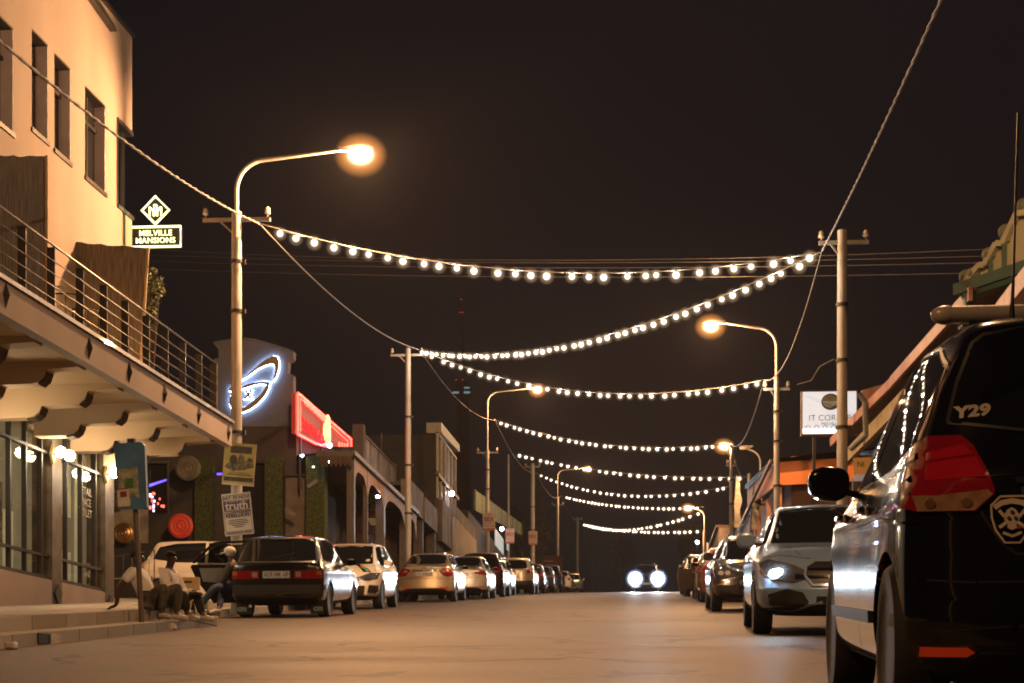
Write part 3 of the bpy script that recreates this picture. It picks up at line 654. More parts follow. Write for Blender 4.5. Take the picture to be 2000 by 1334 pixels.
def corner_bar():
    YF = 48.8; XS = -9.6
    zb = zr(48)+.15; base = Vector((XS, YF, zb))
    t = thing('corner_bar', 'dark corner bar with a verandah, hedge columns and a blue lit logo on its gable', 'building', base)
    W = lambda px, py=1400, **k: at(px, py, **k)-base
    zv = lambda px, py: at(px, py, Y=YF).z-zb
    # front wall (towards the viewer) with openings
    X0 = W(205, Y=YF).x
    tvx0, tvx1 = W(288, Y=YF).x, W(327, Y=YF).x; tz0, tz1 = zv(300,1003), zv(300,905)
    dr = (W(556, Y=YF).x, W(604, Y=YF).x, 0, zv(575, 930)); sd = (W(452, Y=YF).x, W(522, Y=YF).x, zv(480,1050), zv(480,905))
    b = MB()
    def cells(holes, x0, x1, z0, z1):
        m = MB(); wall_cells(m, x0, x1, z0, z1, holes, 0, .25); return MB().add([(v[1], v[0], v[2]) for v in m.v], m.f)
    top = zv(500, 833)
    b = cells([(tvx0,tvx1,tz0,tz1), dr, sd], X0, 0, -.5, top); b.build('front_wall', BLACKW, t)
    for (h, mt) in (((tvx0,tvx1,tz0,tz1), 0), (dr, 1), (sd, 2)):
        fr = MB(); a, c, d, e_ = h
        fr.box(a-.05,a,-.04,.08,d,e_+.05); fr.box(c,c+.05,-.04,.08,d,e_+.05); fr.box(a,c,-.04,.08,e_,e_+.05)
        w = fr.build(('window','door','window')[mt], STEEL if mt else M('metal_trim',(.3,.28,.26),.3,.8), t)
        MB().box(a,c,.12,.14,d,e_).build('pane', DARKG if mt == 0 else WINL if mt == 1 else DARKG, w)
    # bar interior lights seen through the small window
    PUR = glow('purple_bar_light', (.08,.06,1), 2.0); PNK = glow('pink_bar_light', (1,.12,.10), 2.2); WHT = glow('white_bar_light', (.8,.75,1), 3)
    rnd = random.Random(4)
    MB().prism([(tvx0+.02,tz0+.75),(tvx1-.05,tz0+.92),(tvx1-.05,tz0+.97),(tvx0+.02,tz0+.83)],.095,.11).build('neon_strip', PUR, t)
    for i in range(26):
        x = rnd.uniform(tvx0+.02, tvx1-.05); z = tz0+.08+rnd.random()*.5; s = rnd.uniform(.012,.03); m = rnd.choice([PNK,PNK,WHT,PNK,PUR])
        if i%3: x = tvx0+.05+rnd.random()*.12
        MB().box(x-s,x+s,.09,.105,z-s*1.4,z+s*1.4).build('bar_bottle', m, t)
    MB().box(W(424,Y=YF).x,W(434,Y=YF).x,-.03,-.01,zv(430,928),zv(430,924)).build('neon_strip', PUR, t)
    # pale lower left panel + counter
    MB().box(W(216,Y=YF).x, W(290,Y=YF).x, -.05,-.005, zv(250,1062), zv(250,985)).build('pale_panel', M('cream_panel',(.34,.32,.24),.8,var=.2), t)
    MB().box(W(216,Y=YF).x, W(318,Y=YF).x, -.9,-.06, -.4, zv(250,1068)).build('planter_box', M('planter_black',(.03,.028,.025),.6), t)
    lf = MB(); r2 = random.Random(9)
    for i in range(12): leaf_cluster(lf, (W(222+i*5,Y=YF).x,-.45,zv(250,1064)), .16, 26, .05, r2)
    lf.build('planter_leaves', LEAF, t)
    # hedge covered columns
    for a, c, d in ((522,556,.35),(604,640,.5),(385,420,.3)):
        MB().box(W(a,Y=YF).x, W(c,Y=YF).x, -d, -.005, -.4, top-.9).build('hedge_column', HEDGE, t)
    # menu lectern, tilted screens by the door
    for px, py, rl in ((567,1000,.6),(610,945,-.6)):
        m = MB().box(-.16,.16,-.02,.02,-.05,.05); c = W(px,py,Y=YF-.6); m.xf(Matrix.Translation(c)@Matrix.Rotation(rl,4,'Y')); m.build('wall_speaker', M('speaker_grey',(.2,.18,.16),.6), t)
    # street side wall: doors and windows in shade
    YE = 61.0-YF
    hl = [(.5,1.5,-.5,2.2),(2.3,3.7,.4,2.3),(4.6,5.6,-.5,2.2),(6.4,7.9,.4,2.3),(8.8,9.7,-.5,2.2),(10.3,11.7,.5,2.3)]
    b = MB(); wall_cells(b, .25, YE, -.5, top+.25, hl, -.25, 0); b.build('street_wall', BLACKW, t)
    for k, (a, c, d, e_) in enumerate(hl):
        fr = MB(); fr.box(-.1,.03,a,a+.06,d,e_); fr.box(-.1,.03,c-.06,c,d,e_); fr.box(-.1,.03,a,c,e_-.06,e_)
        w = fr.build('door' if d < 0 else 'window', WINL, t); MB().box(-.14,-.1,a,c,d,e_).build('pane', DARKG, w)
    MB().box(-12,-.26,YE-.25,YE,-.5,top+.25).build('party_wall', BLACKW, t)
    MB().box(X0,-.25,.25,YE-.25,top-.3,top-.1).build('roof', TINR, t)
    # gable with shaped shoulders
    g = [(418,833),(418,700),(427,700),(427,683),(418,672),(440,668),(474,664),(500,666),(560,684),(573,690),(573,700),(563,706),(562,728),(573,733),(573,833)]
    b = MB().prism([(W(p,q,Y=YF-.05).x, W(p,q,Y=YF-.05).z) for p, q in g], -.05, .3); gb = b.build('gable', SLATE, t)
    cp = MB(); q = [W(p_,q_,Y=YF-.05) for p_, q_ in g[4:10]]
    for a, c in zip(q, q[1:]): cp.bar((a.x,.1,a.z+.02),(c.x,.1,c.z+.02),.42,.06)
    cp.build('gable_coping', SLATE, t)
    # backlit logo: raised ears, face outline and an X
    EDGE = glow('logo_halo', (.42,.62,1), 40); FACE = M('logo_face', (.30,.23,.13), .5, .2)
    P = lambda px, py, d=0: (W(px,py,Y=YF-.05).x, W(px,py,Y=YF-.05).z)
    def logo(outer, closed=True, w=.05):
        pts = [P(*p) for p in outer]
        f = MB().prism(pts, -.15, -.13); f.build('logo', FACE, t)
        e_ = MB(); loop = pts+[pts[0]]
        for a, c in zip(loop, loop[1:]): e_.bar((a[0],-.10,a[1]),(c[0],-.10,c[1]),.02,.016,(0,1,0))
        e_.build('logo_backlight', EDGE, t)
    logo([(474,745),(490,728),(508,712),(522,702),(534,696),(543,698),(547,708),(546,722),(541,738),(533,747),(537,732),(538,718),(534,712),(522,714),(505,722),(488,735),(476,743)])
    logo([(450,775),(449,790),(454,800),(462,806),(475,807),(490,801),(505,790),(518,776),(526,762),(529,747),(515,746),(498,748),(482,753),(470,758),(471,762),(484,758),(500,753),(514,751),(521,753),(517,762),(508,774),(494,786),(480,796),(466,799),(457,794),(455,785),(456,775)])
    logo([(478,763),(484,763),(487,768),(491,763),(495,763),(490,772),(495,781),(489,781),(486,776),(482,781),(477,781),(483,772)])
    logo([(449,760),(453,757),(456,760),(461,760),(461,765),(453,766),(449,765)])
    # verandah roof: towards the viewer and along the street, one corner
    ze = 7.94-zb; zr_ = ze+.14
    XC = at(687, 1400, Y=YF-.9).x-XS   # verandah edge beyond the wall line
    y_f = -1.45; xe = 1.8
    b = MB(); b.add([(X0+6.2,0,zr_),(0,0,zr_),(xe,y_f,ze),(X0+6.2,y_f,ze),(0,0,zr_-.05),(xe,y_f,ze-.05),(X0+6.2,y_f,ze-.05),(X0+6.2,0,zr_-.05)],[(0,1,2,3),(4,7,6,5),(0,3,6,7),(1,4,5,2),(3,2,5,6),(0,7,4,1)]); b.build('verandah_roof', TINR, t)
    b = MB(); b.add([(0,0,zr_),(0,YE,zr_),(xe,YE,ze),(xe,y_f,ze),(0,0,zr_-.05),(0,YE,zr_-.05),(xe,YE,ze-.05),(xe,y_f,ze-.05)],[(0,1,2,3),(4,7,6,5),(0,3,7,4),(1,5,6,2),(3,2,6,7),(0,4,5,1)]); b.build('verandah_roof', stripes(M('verandah_tin_side',(.16,.10,.075),.5,.3,var=.25,scale=2),'Y',9,.03), t)
    # scalloped fringe facing the viewer
    sc_ = MB(); x = X0+6.3
    while x < xe-.05:
        sc_.box(x, x+.115, y_f-.02, y_f, ze-.30, ze-.0); sc_.prism([(x,ze-.30),(x+.115,ze-.30),(x+.0575,ze-.40)], y_f-.02, y_f); x += .125
    MB().box(X0+6.2, xe, y_f-.03, y_f+.05, ze-.12, ze+.02).build('gutter', POSTM, t)
    sc_.v and sc_.build('fringe', M('fringe_timber',(.10,.06,.035),.8,var=.2), t)
    zg = lambda y: zr(YF+y)+.15-zb
    ps = [(687,.20),(713,.07),(746,.30),(788,.12)]
    ys = []
    for px, w in ps:
        y = (at(px, 1400, X=XS+xe-.1).y)-YF; ys.append(y); zt = ze
        MB().box(xe-.1-w/2-.02, xe-.02, y-w/2, y+w/2, zg(y)-.2, zt-.06).build('verandah_post', POSTM, t)
    # ochre valance with arched brackets between the posts
    ys2 = ys+[YE]; 
    for a, c in zip([ys[0]]+ys[1:], ys[1:]+[YE]):
        if c-a < .3: continue
        za = zc = ze-.06
        n = 10; topp = [(a+(c-a)*i/n, za+(zc-za)*i/n) for i in range(n+1)]
        bot = [(a+(c-a)*i/n, za+(zc-za)*i/n-.30-.55*abs(2*i/n-1)**4) for i in range(n, -1, -1)]
        MB().prism(topp+bot, xe-.06, xe-.03, 'x').build('valance', OCHRE, t)
    MB().bar((xe+.03,y_f,ze-.02),(xe+.03,YE,ze-.02),.09,.12).build('gutter', POSTM, t)
    # downlights under the verandah
    DL = glow('cool_downlight', (.80,.76,1), 60); DW = glow('warm_downlight', (1,.8,.45), 10)
    for px, py, Yq, m, r in ((590,890,YF-.8,DL,.045),(643,902,YF-.8,DL,.045),(738,970,52.5,DL,.06),(612,912,YF-.5,DW,.03),(718,958,51.5,DW,.03)):
        c = W(px, py, Y=Yq); MB().ball(c, r, 8, 6, (1,1,.6)).build('downlight', m, t, True)
    MB().ball(W(644,870,Y=YF+2.2), .07, 8, 6).build('blue_spot', glow('blue_white', (.25,.35,1), 40), t)
    # curtains, posters and a stencilled portrait inside the verandah
    MB().prism([(W(628,Y=YF).x-.3,.3),(W(628,Y=YF).x-.2,.3),(W(634,Y=YF).x-.25,1.3)], -.56,-.52).build('plant_leaf', M('leaf_pale',(.25,.28,.12),.5), t)
    P = at(731, 1000, Y=55.5)-base; pm = MB(); pm.box(P.x-.55,P.x+.35,P.y-.04,P.y,P.z-.7,P.z+.95); pm.build('poster_board', M('poster_maroon',(.055,.02,.02),.7,var=.3), t)
    YL = M('stencil_yellow',(.42,.40,.20),.8)
    def st(pts, n): MB().prism([(P.x+a, P.z+b_) for a, b_ in pts], P.y-.06, P.y-.042).build(n, YL, t)
    # generic stencilled face: a plain stand-in
    st([(-.33,.55),(-.05,.62),(.2,.52),(.24,.2),(.12,.22),(.0,.3),(-.1,.24),(-.28,.28)], 'stencil_forehead')
    st([(-.1,.26),(.02,.26),(.05,.02),(-.14,.02)], 'stencil_nose')
    st([(-.3,.12),(-.16,.14),(-.16,.0),(-.2,-.14),(-.28,-.1)], 'stencil_cheek'); st([(.08,.14),(.22,.14),(.2,-.1),(.1,-.14)], 'stencil_cheek')
    st([(-.2,-.2),(.14,-.2),(.06,-.42),(-.1,-.42)], 'stencil_chin')
    # warm items in the doorway
    MB().prism([(.02,.0),(.12,.9),(.2,1.05),(.27,.7),(.3,0)],1.4,1.43).xf(Matrix.Translation((-.5,.0,-.2))).build('orange_banner', M('orange_cloth',(.55,.27,.04),.8), t)
    return t
corner_bar()
disc(367, 914, 48.7, .345, M('disc_grey', (.16,.15,.11), .7, var=.3), 'grey brown ribbed disc high on the dark bar wall')
disc(353, 1027, 48.7, .34, M('disc_red', (.72,.07,.04), .5, var=.1), 'bright red ribbed disc on the dark bar wall above the white car')
disc(241, 1041, 48.5, .28, M('disc_gold', (.40,.22,.07), .3, .6, var=.2), 'gold ribbed disc on the pale panel beside the blue sign pole')
disc(222, 980, 48.6, .29, M('disc_dark', (.06,.055,.04), .6, var=.3), 'dark round disc half hidden behind the blue sign')
def neon_sign():
    X = -9.35; A = at(575, 760, X=X); Bq = at(685, 850, X=X); base = Vector((X, A.y, A.z-1.5))
    t = thing('neon_sign', 'red neon framed sign board glowing on the bar roof above the verandah', 'sign', base)
    L = Bq.y-A.y; z = lambda px, py: at(px, py, X=X).z-base.z; y = lambda px: at(px, 1400, X=X).y-base.y
    RED = glow('red_neon', (1,.018,.014), 11); PK = glow('pink_neon', (1,.06,.04), 4); OR = glow('orange_neon', (1,.38,.10), 3)
    out = [(578,768),(683,857),(683,873),(640,872),(578,846)]
    pts = [(y(p), z(p,q)) for p, q in out]
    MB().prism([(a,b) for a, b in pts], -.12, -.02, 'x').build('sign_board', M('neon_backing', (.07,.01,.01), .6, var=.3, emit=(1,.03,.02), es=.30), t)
    def tb(ps, r, m, n): MB().tube([(.04, y(p), z(p,q)) for p, q in ps], r, 6).build(n, m, t)
    tb([(579,848),(579,768),(683,858),(683,872)], .035, RED, 'neon_tube'); tb([(579,848),(613,866),(642,873)], .035, RED, 'neon_tube')
    tb([(584,842),(584,778),(677,862),(677,870)], .02, RED, 'neon_tube')
    # three rows of neon script strokes and bottle shapes
    for k in range(7):
        p = 587+k*7.6; q = 826+k*5.2; hh = 24-k*1.5
        tb([(p,q+12),(p-1,q+12-hh*.5),(p+1.5,q+12-hh),(p+4,q+11-hh*.45),(p+4.5,q+14)], .022, M('maroon_tube', (.5,.04,.05), .4, emit=(1,.01,.015), es=1.6), 'neon_letter')
    rr = random.Random(2)
    for k in range(6):
        p = 592+k*7; q = 789+k*6.4
        tb([(p,q),(p+2,q-8),(p+4,q+4),(p+6,q-5)], .025, PK, 'neon_letter')
    MB().prism([(y(632),z(632,868)),(y(631),z(631,838)),(y(634),z(634,815)),(y(638),z(638,810)),(y(642),z(642,818)),(y(643),z(643,850)),(y(642),z(642,872))],.0,.05,'x').build('neon_bottle', OR, t)
    for k in range(4): tb([(660+k*5,864+k),(660+k*5,872)], .03, PK, 'neon_letter')
    b = MB()
    for p in (590,630,670): b.bar((-.05,y(p),z(p,870+0*p)-1.2),(-.05,y(p),z(p,845)),.05,.05)
    b.build('sign_support', STEEL, t)
neon_sign()
def simple_block(name, label, X, pxa, pxb, ztop_px, zbot_px=None, mt=None, depth=8, cat='building', extra=None, px_ref=None):
    """a street side building between two sight lines at facade x = X"""
    A = at(pxa, 1400, X=X); B = at(pxb, 1400, X=X); z = zr(A.y)+.1
    t = thing(name, label, cat, (X, A.y, z)); L = B.y-A.y
    zt = at(pxa, ztop_px, X=X).z-z
    return t, L, zt, z, A.y
BRK = brick('dark_brick', (.10,.055,.04), (.075,.045,.035), (.10,.09,.08))
GREYR = M('weathered_render', (.20,.17,.13), .85, var=.3, scale=1.2, bump=.1)
def posts_and_lintel():
    # parapet with painted mural band
    t, L, zt, z, Y0 = simple_block('mural_shop', 'low shop whose parapet carries a peeling white and blue painted band', -9.3, 706, 772, 843)
    b = MB(); b.box(-7,0,.05,L,-.5,zt-.55); b.build('wall', BRK, t)
    MB().box(-.3,.06,.0,.45,-.5,zt+.25).build('pier', BRK, t); MB().box(-.3,.06,L-.3,L,-.5,zt+.1).build('pier', BRK, t)
    b = MB(); b.box(-.2,.08,.45,L-.3,zt-.12,zt-.02); b.build('coping', GREYR, t)
    m = M('mural', (.45,.42,.36), .8, var=.5, scale=1.6, c2=(.05,.07,.16), stretch=(1,1,.35))
    MB().box(.0,.05,.45,L-.3,zt-1.05,zt-.12).build('painted_band', m, t)
    MB().tube([(.0,L*.55,zt),(0,L*.55,zt+.7)],.03,6).build('vent_pipe', STEEL, t)
    # dark brick block behind, taller
    A = at(700, 1400, X=-14); Bq = at(852, 1400, X=-14); zb = zr(A.y)
    t = thing('brick_block', 'dark tall brick block set back behind the verandah shops', 'building', (-14, 62, zb+.5))
    zz = at(800, 838, Y=72).z-zb-.5
    b = MB(); b.box(-9,5.2,10,24,-1,zz-3.2); b.build('wall', BRK, t)
    MB().box(-9,3.9,10.4,23,zz-3.2,zz-.2).build('upper_wall', BLACKW, t)
    for x in (-2.6,-.9,.8,2.4):
        w = MB().box(x-.5,x+.5,10.36,10.39,zz-2.6,zz-1.0).build('window', DARKG, t)
        k = MB(); k.box(x-.54,x-.5,10.32,10.37,zz-2.6,zz-1.0); k.box(x+.5,x+.54,10.32,10.37,zz-2.6,zz-1.0); k.box(x-.54,x+.54,10.32,10.37,zz-1.0,zz-.95); k.build('window_frame', STEEL, w)
    # shops with a rendered lintel and square posts
    X = -7.9
    t, L, zt, z, Y0 = simple_block('arcade_shop', 'rendered shop front with a plain beam on square posts, dark underneath', X, 800, 852, 935)
    b = MB(); hh = .95; b.box(-.3,0,0,L*.5,zt-hh,zt); b.box(-.3,0.05,L*.5,L,zt-hh-.05,zt-.12); b.build('beam', GREYR, t)
    for y in (.0, L*.5-.2, L-.35): MB().box(-.35,-.02 if y else -.02,y,y+.35,-.4,zt-hh).build('pier', M('pier_render',(.13,.11,.09),.8,var=.2), t)
    b = MB(); b.box(-8,-1.9,0,L,-.4,zt-hh); b.box(-7,-.3,0,L,zt-hh-.1,zt-hh); b.box(-2.2,-.3,0.02,L-.02,zt-.2,zt-.1); b.build('wall', BLACKW, t)
    for y in (1.4, 5.2, 9.5): 
        w = MB().box(-1.9,-1.86,y,y+1.4,-.3,1.9).build('window', DARKG, t); k = MB(); k.box(-1.86,-1.82,y,y+.06,-.3,1.9); k.box(-1.86,-1.82,y+1.34,y+1.4,-.3,1.9); k.build('window_frame', REVL, w)
    # glazed bay tower
    X = -8.0; A = at(853, 1400, X=X); Bq = at(889, 1400, X=X); zb = zr(A.y)+.1; L = Bq.y-A.y
    t = thing('glazed_tower_block', 'narrow upper storey of tall pale framed windows rising above the arcade', 'building', (X, A.y, zb))
    z = lambda px, py: at(px, py, X=X).z-zb
    PALE = M('pale_frame', (.50,.46,.36), .6, var=.1)
    zt = z(853, 843); z1 = z(853, 928); z2 = z(853, 972)
    b = MB(); b.box(-5,-.06,.05,L,-.5,zt-.1); b.build('wall', BLACKW, t)
    b = MB(); b.prism([(0,zt-.05),(L*1.02,zt+.25),(L*1.02,zt+.55),(0,zt+.35)],-.4,.18,'x'); b.build('roof_edge', PALE, t)
    for a, c in ((z1+.15,zt-.1),(z2,z1-.05)):
        n = 5
        for i in range(n+1):
            y = (L-.12)*i/n; k = MB().box(-.05,.05,y,y+.13,a,c); k.build('mullion', PALE, t)
        MB().box(-.05,.07,0,L,c,c+.10).build('transom', PALE, t)
        MB().box(-.055,-.03,.0,L,a,c).build('window', DARKG, t)
    MB().box(-.05,.1,0,L*1.1,z1-.05,z1+.08).build('sill_band', PALE, t)
    MB().ball((.25,L*.45,z(868,962)), .1, 8, 6).build('wall_light', glow('cool_wall_light',(.9,.85,1),80), t)
    # pale parapets
    t, L, zt, z0, Y0 = simple_block('parapet_shop', 'shop with a pale ribbed parapet panel above a dark recessed front', -7.85, 864, 926, 966)
    PR = stripes(M('pale_parapet', (.52,.43,.30), .8, var=.12, scale=1), 'Y', 5, .02)
    # its parapet top follows the street downwards in view
    b = MB(); b.box(-.25,0,0,L*.28,zt-1.8,zt-.2); b.build('parapet', GREYR, t)
    b = MB(); b.box(-.25,.1,L*.28+.02,L,zt-2.15,zt-.45); b.build('parapet_panel', PR, t)
    b = MB(); b.box(-.28,.08,L*.28+.02,L,zt-.45,zt+.1); b.build('coping_band', GREYR, t)
    b = MB(); b.box(-8,-1.6,0,L,-.4,zt-.5); b.box(-1.6,-.3,0,L,zt-2.2,zt-2.1); b.build('wall', BLACKW, t)
    for k in range(5):
        y = L*(k+.3)/5; w = MB().box(-1.6,-1.56,y,y+L/9,-.3,2.2).build('window', DARKG, t)
        q = MB(); q.box(-1.56,-1.5,y-.1,y,-.3,2.3); q.box(-1.56,-1.5,y+L/9,y+L/9+.1,-.3,2.3); q.build('window_frame', GREYR, w)
        MB().box(-.35,-.12,L*k/5,L*k/5+.2,-.4,zt-2.15).build('post', POSTM, t)
    MB().box(-1.5,-1.46,L*.02,L*.08,.2,2.0).build('lit_glass', glow('cyan_glass', (.25,.6,.7), .35), t)
    # green panel building
    t, L, zt, z0, Y0 = simple_block('green_panel_shop', 'far shop with a green sheet railing along its upper terrace', -7.9, 927, 1018, 956)
    GP = M('green_panel', (.13,.17,.07), .7, var=.2, scale=.6)
    zt2 = at(1018,1022,X=-7.9).z-z0; z1b = at(927, 996, X=-7.9).z-z0; z2b = at(1018,1045,X=-7.9).z-z0
    MB().prism([(0,z1b),(L,z2b),(L,zt2),(0,zt)],-.06,0,'x').build('green_panel', GP, t)
    b = MB()
    for k in range(9): y = L*k/8; b_ = MB().box(0,.05,y,y+.12,(z1b+(z2b-z1b)*k/8),(zt+(zt2-zt)*k/8)); b_.build('stanchion', M('panel_post',(.2,.22,.14),.6), t)
    b = MB(); b.box(-9,-.3,0,L,-.4,min(z1b,z2b)); b.build('wall', BLACKW, t)
    CY = glow('cyan_shopfront', (.22,.50,.58), .42)
    def cy(p0,p1,q0,q1,n):
        ya, yc = at(p0,1400,X=-7.6).y-Y0, at(p1,1400,X=-7.6).y-Y0; za = at((p0+p1)/2,q1,X=-7.6).z-z0; zc = at((p0+p1)/2,q0,X=-7.6).z-z0
        MB().box(.28,.32,ya,yc,za,zc).build(n, CY, t)
    cy(967,983,1043,1074,'lit_window'); cy(990,993,1062,1075,'lit_window')
    MB().ball((.35,at(982,1400,X=-7.5).y-Y0,at(982,1033,X=-7.5).z-z0), .1, 8, 6).build('wall_light', glow('blue_wall_light',(.5,.6,1),60), t)
    C = at(939, 1072, D=98); s = thing('shop_sign', 'small teal box sign hanging over the far pavement', 'sign', C); q = 98/F
    MB().box(-12*q,12*q,0,.2,-7*q,7*q).build('sign_box', glow('teal_sign',(.12,.33,.38),.42), s)
    text_mb('Kauai', .3, .01, .006).xf(Matrix.Translation((0,-.01,0))).build('lettering', M('sign_pale',(.3,.5,.5),.6), s)
    MB().bar((-12*q,.1,0),(-12*q-.5,.1,0),.06,.06).build('bracket', STEEL, s)
posts_and_lintel()
def far_sign():
    C = at(1073, 1097, D=150); q = 150/F; t = thing('roadside_billboard', 'brownish red billboard under the tree behind the parked cars', 'sign', (C.x,C.y,zr(C.y)))
    z = C.z-zr(C.y); MB().box(-26*q,26*q,0,.15,z-12*q,z+12*q).build('board', M('billboard_red',(.16,.05,.035),.7,var=.25), t)
    MB().box(-18*q,8*q,-.02,.0,z-1*q,z+3*q).build('painted_line', M('billboard_text',(.4,.2,.15),.7), t)
    for x in (-20*q, 20*q): MB().box(x-.08,x+.08,.15,.3,0,z).build('post', POSTM, t)
far_sign()
def tree(px, py_top, D, w_px, label, n=1600, base_py=1160, seed=1, mat=None, trunk=.18, levels=6, group=None):
    P = at(px, 1400, D=D); z0 = zr(P.y); q = D/F; H = CAM.z+(1420-py_top)*q-z0
    t = thing('tree', label, 'tree', (P.x,P.y,z0), group=group); rnd = random.Random(seed); r = w_px*q/2
    b = MB(); b.tube([(0,0,-.3),(.1,0,H*.25),(-.05,.1,H*.5),(0,0,H*.8)],[trunk,trunk*.8,trunk*.5,.04],8)
    lf = MB()
    for i in range(levels*3):
        a = rnd.uniform(0,6.28); h = H*rnd.uniform(.28,.93); k = math.sin(math.pi*min(1,(h/H)**.8))**.5; d = r*k*rnd.uniform(.2,.75)
        c = (math.cos(a)*d, math.sin(a)*d, h); b.tube([(0,0,h*.75),(c[0]*.6,c[1]*.6,h*.92),c],[trunk*.3,.03,.015],5)
        leaf_cluster(lf, c, r*rnd.uniform(.28,.5), n//(levels*3), max(.07, r*.055), rnd)
    b.build('trunk', BARK, t, True); lf.build('crown', mat or LEAF, t)
    return t
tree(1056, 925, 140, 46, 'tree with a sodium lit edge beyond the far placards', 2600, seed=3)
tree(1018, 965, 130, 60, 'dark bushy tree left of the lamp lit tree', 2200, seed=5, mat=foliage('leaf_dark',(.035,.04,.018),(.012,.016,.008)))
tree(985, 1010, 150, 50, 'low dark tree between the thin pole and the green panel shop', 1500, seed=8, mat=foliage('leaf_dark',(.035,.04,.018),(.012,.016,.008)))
def cafe_chair():
    P = at(246, 1180, D=33.5); z = zr(P.y)+.27; t = thing('wire_bench', 'dark wire bench on the pavement left of the seated people', 'bench', (P.x,P.y,z), R(10))
    MB().box(-.5,.5,-.2,.2,.42,.45).build('seat', STEEL, t)
    for x,y in ((-.45,-.18),(.45,-.18),(.45,.18),(-.45,.18)): MB().tube([(x,y,.42),(x*1.05,y*1.1,0)],.014,6).build('leg', STEEL, t)
    k = MB(); k.tube([(-.5,.2,.44),(-.5,.26,.8),(0,.3,.9),(.5,.26,.98),(.5,.2,.44)],.014,6)
    for i in range(6): x = -.4+i*.16; k.tube([(x,.2,.44),(x,.28,.86)],.006,5)
    k.build('backrest', STEEL, t)
cafe_chair()
# ------------------------------------------------------------------ right side of the street
CREAMG = M('cream_green_paint', (.40,.40,.28), .7, var=.15, scale=2)
TERRA = M('terracotta_trim', (.42,.20,.13), .6, var=.2, scale=4)
GREENP = M('dark_green_trim', (.03,.09,.07), .5)
BROWNW = M('brown_brick_wall', (.16,.08,.055), .85, var=.25, scale=2)
BUFF = M('buff_beam', (.36,.30,.16), .7, var=.2)
def poly_slab(mb, pts, d):
    """slab from a 3-D outline, pushed along vector d"""
    n = len(pts); q = [Vector(p) for p in pts]
    return mb.add([tuple(p) for p in q]+[tuple(p+Vector(d)) for p in q], [tuple(range(n)), tuple(range(2*n-1,n-1,-1))]+[(i,i+n,(i+1)%n+n,(i+1)%n) for i in range(n)])
def ball_gable():
    A = at(1880, 562, D=22.5); zb = zr(A.y)+.12; O = Vector((A.x+.1, A.y, zb))
    t = thing('corner_shop', 'right side shop with a cream gable carrying a row of green stone balls', 'building', O)
    W = lambda px, py, D: at(px, py, D=D)-O
    def Dp(px): return 22.5-(px-1880)*.0062
    out = [(1880,562),(1915,520),(1925,520),(1948,478),(1960,478),(1988,420),(2004,418),(2120,300),(2250,420),(2250,425)]
    pts = [W(p,q,Dp(p)) for p,q in out]
    bl = W(2250,455,Dp(2250)); 
    b = MB(); poly_slab(b, pts+[bl], (.3,.35,0)); b.build('gable', CREAMG, t)
    b = MB()
    for (p,q),(p2,q2) in zip(out[:8],out[1:8]): b.bar(W(p,q,Dp(p))+Vector((0,-.04,0)),W(p2,q2,Dp(p2))+Vector((0,-.04,0)),.12,.07)
    b.build('gable_coping', CREAMG, t)
    b = MB(); b.bar(W(1872,568,Dp(1872)),W(2250,440,Dp(2250)),.2,.14); b.bar(W(1885,576,Dp(1885)),W(2250,456,Dp(2250)),.15,.12); b.build('cornice', GREENP, t)
    for px in (1938,1965): b = MB(); b.bar(W(px,560-(px-1880)*.37,Dp(px))+Vector((-.03,-.03,0)),W(px,505-(px-1938)*1.2,Dp(px))+Vector((-.03,-.03,0)),.06,.05); b.build('pilaster', GREENP, t)
    for px, py in ((1888,541),(1903,536),(1933,498),(1965,453),(2001,402)):
        c = W(px,py,Dp(px)); m = MB().ball(c, .098, 14, 10); m.lathe([(.07,-.14),(.045,-.1),(.04,-.08)], c=c, n=10); m.build('stone_ball', M('stone_ball',(.13,.15,.10),.75,var=.25,scale=9), t, True)
    # body below and behind
    b = MB(); b.box(1.4,9,-12,2.6,-1,4.3); b.build('wall', BROWNW, t)
    b = MB(); b.bar(W(1888,572,22.4),W(1893,604,22.4),.1,.1); b.build('bracket', GREENP, t)
    MB().box(-.03,.03,-.1,-.06,W(1893,572,22.4).z-.03,W(1893,572,22.4).z+.02).xf(Matrix.Translation((W(1893,572,22.4).x,0,0))).build('bracket_light', glow('teal_led',(.1,.7,.8),3), t)
    # grey awning piece right of the bracket
    b = MB(); poly_slab(b, [W(1915,610,21.8),W(2080,540,19.5),W(2080,600,19.5),W(1915,622,21.8)], (.05,.08,0)); b.build('awning_end', M('awning_grey',(.15,.13,.12),.8), t)
    b = MB(); b.bar(W(1945,628,20.5),W(2030,522,17.2),.16,.2); b.build('verandah_fascia', TERRA, t)
ball_gable()
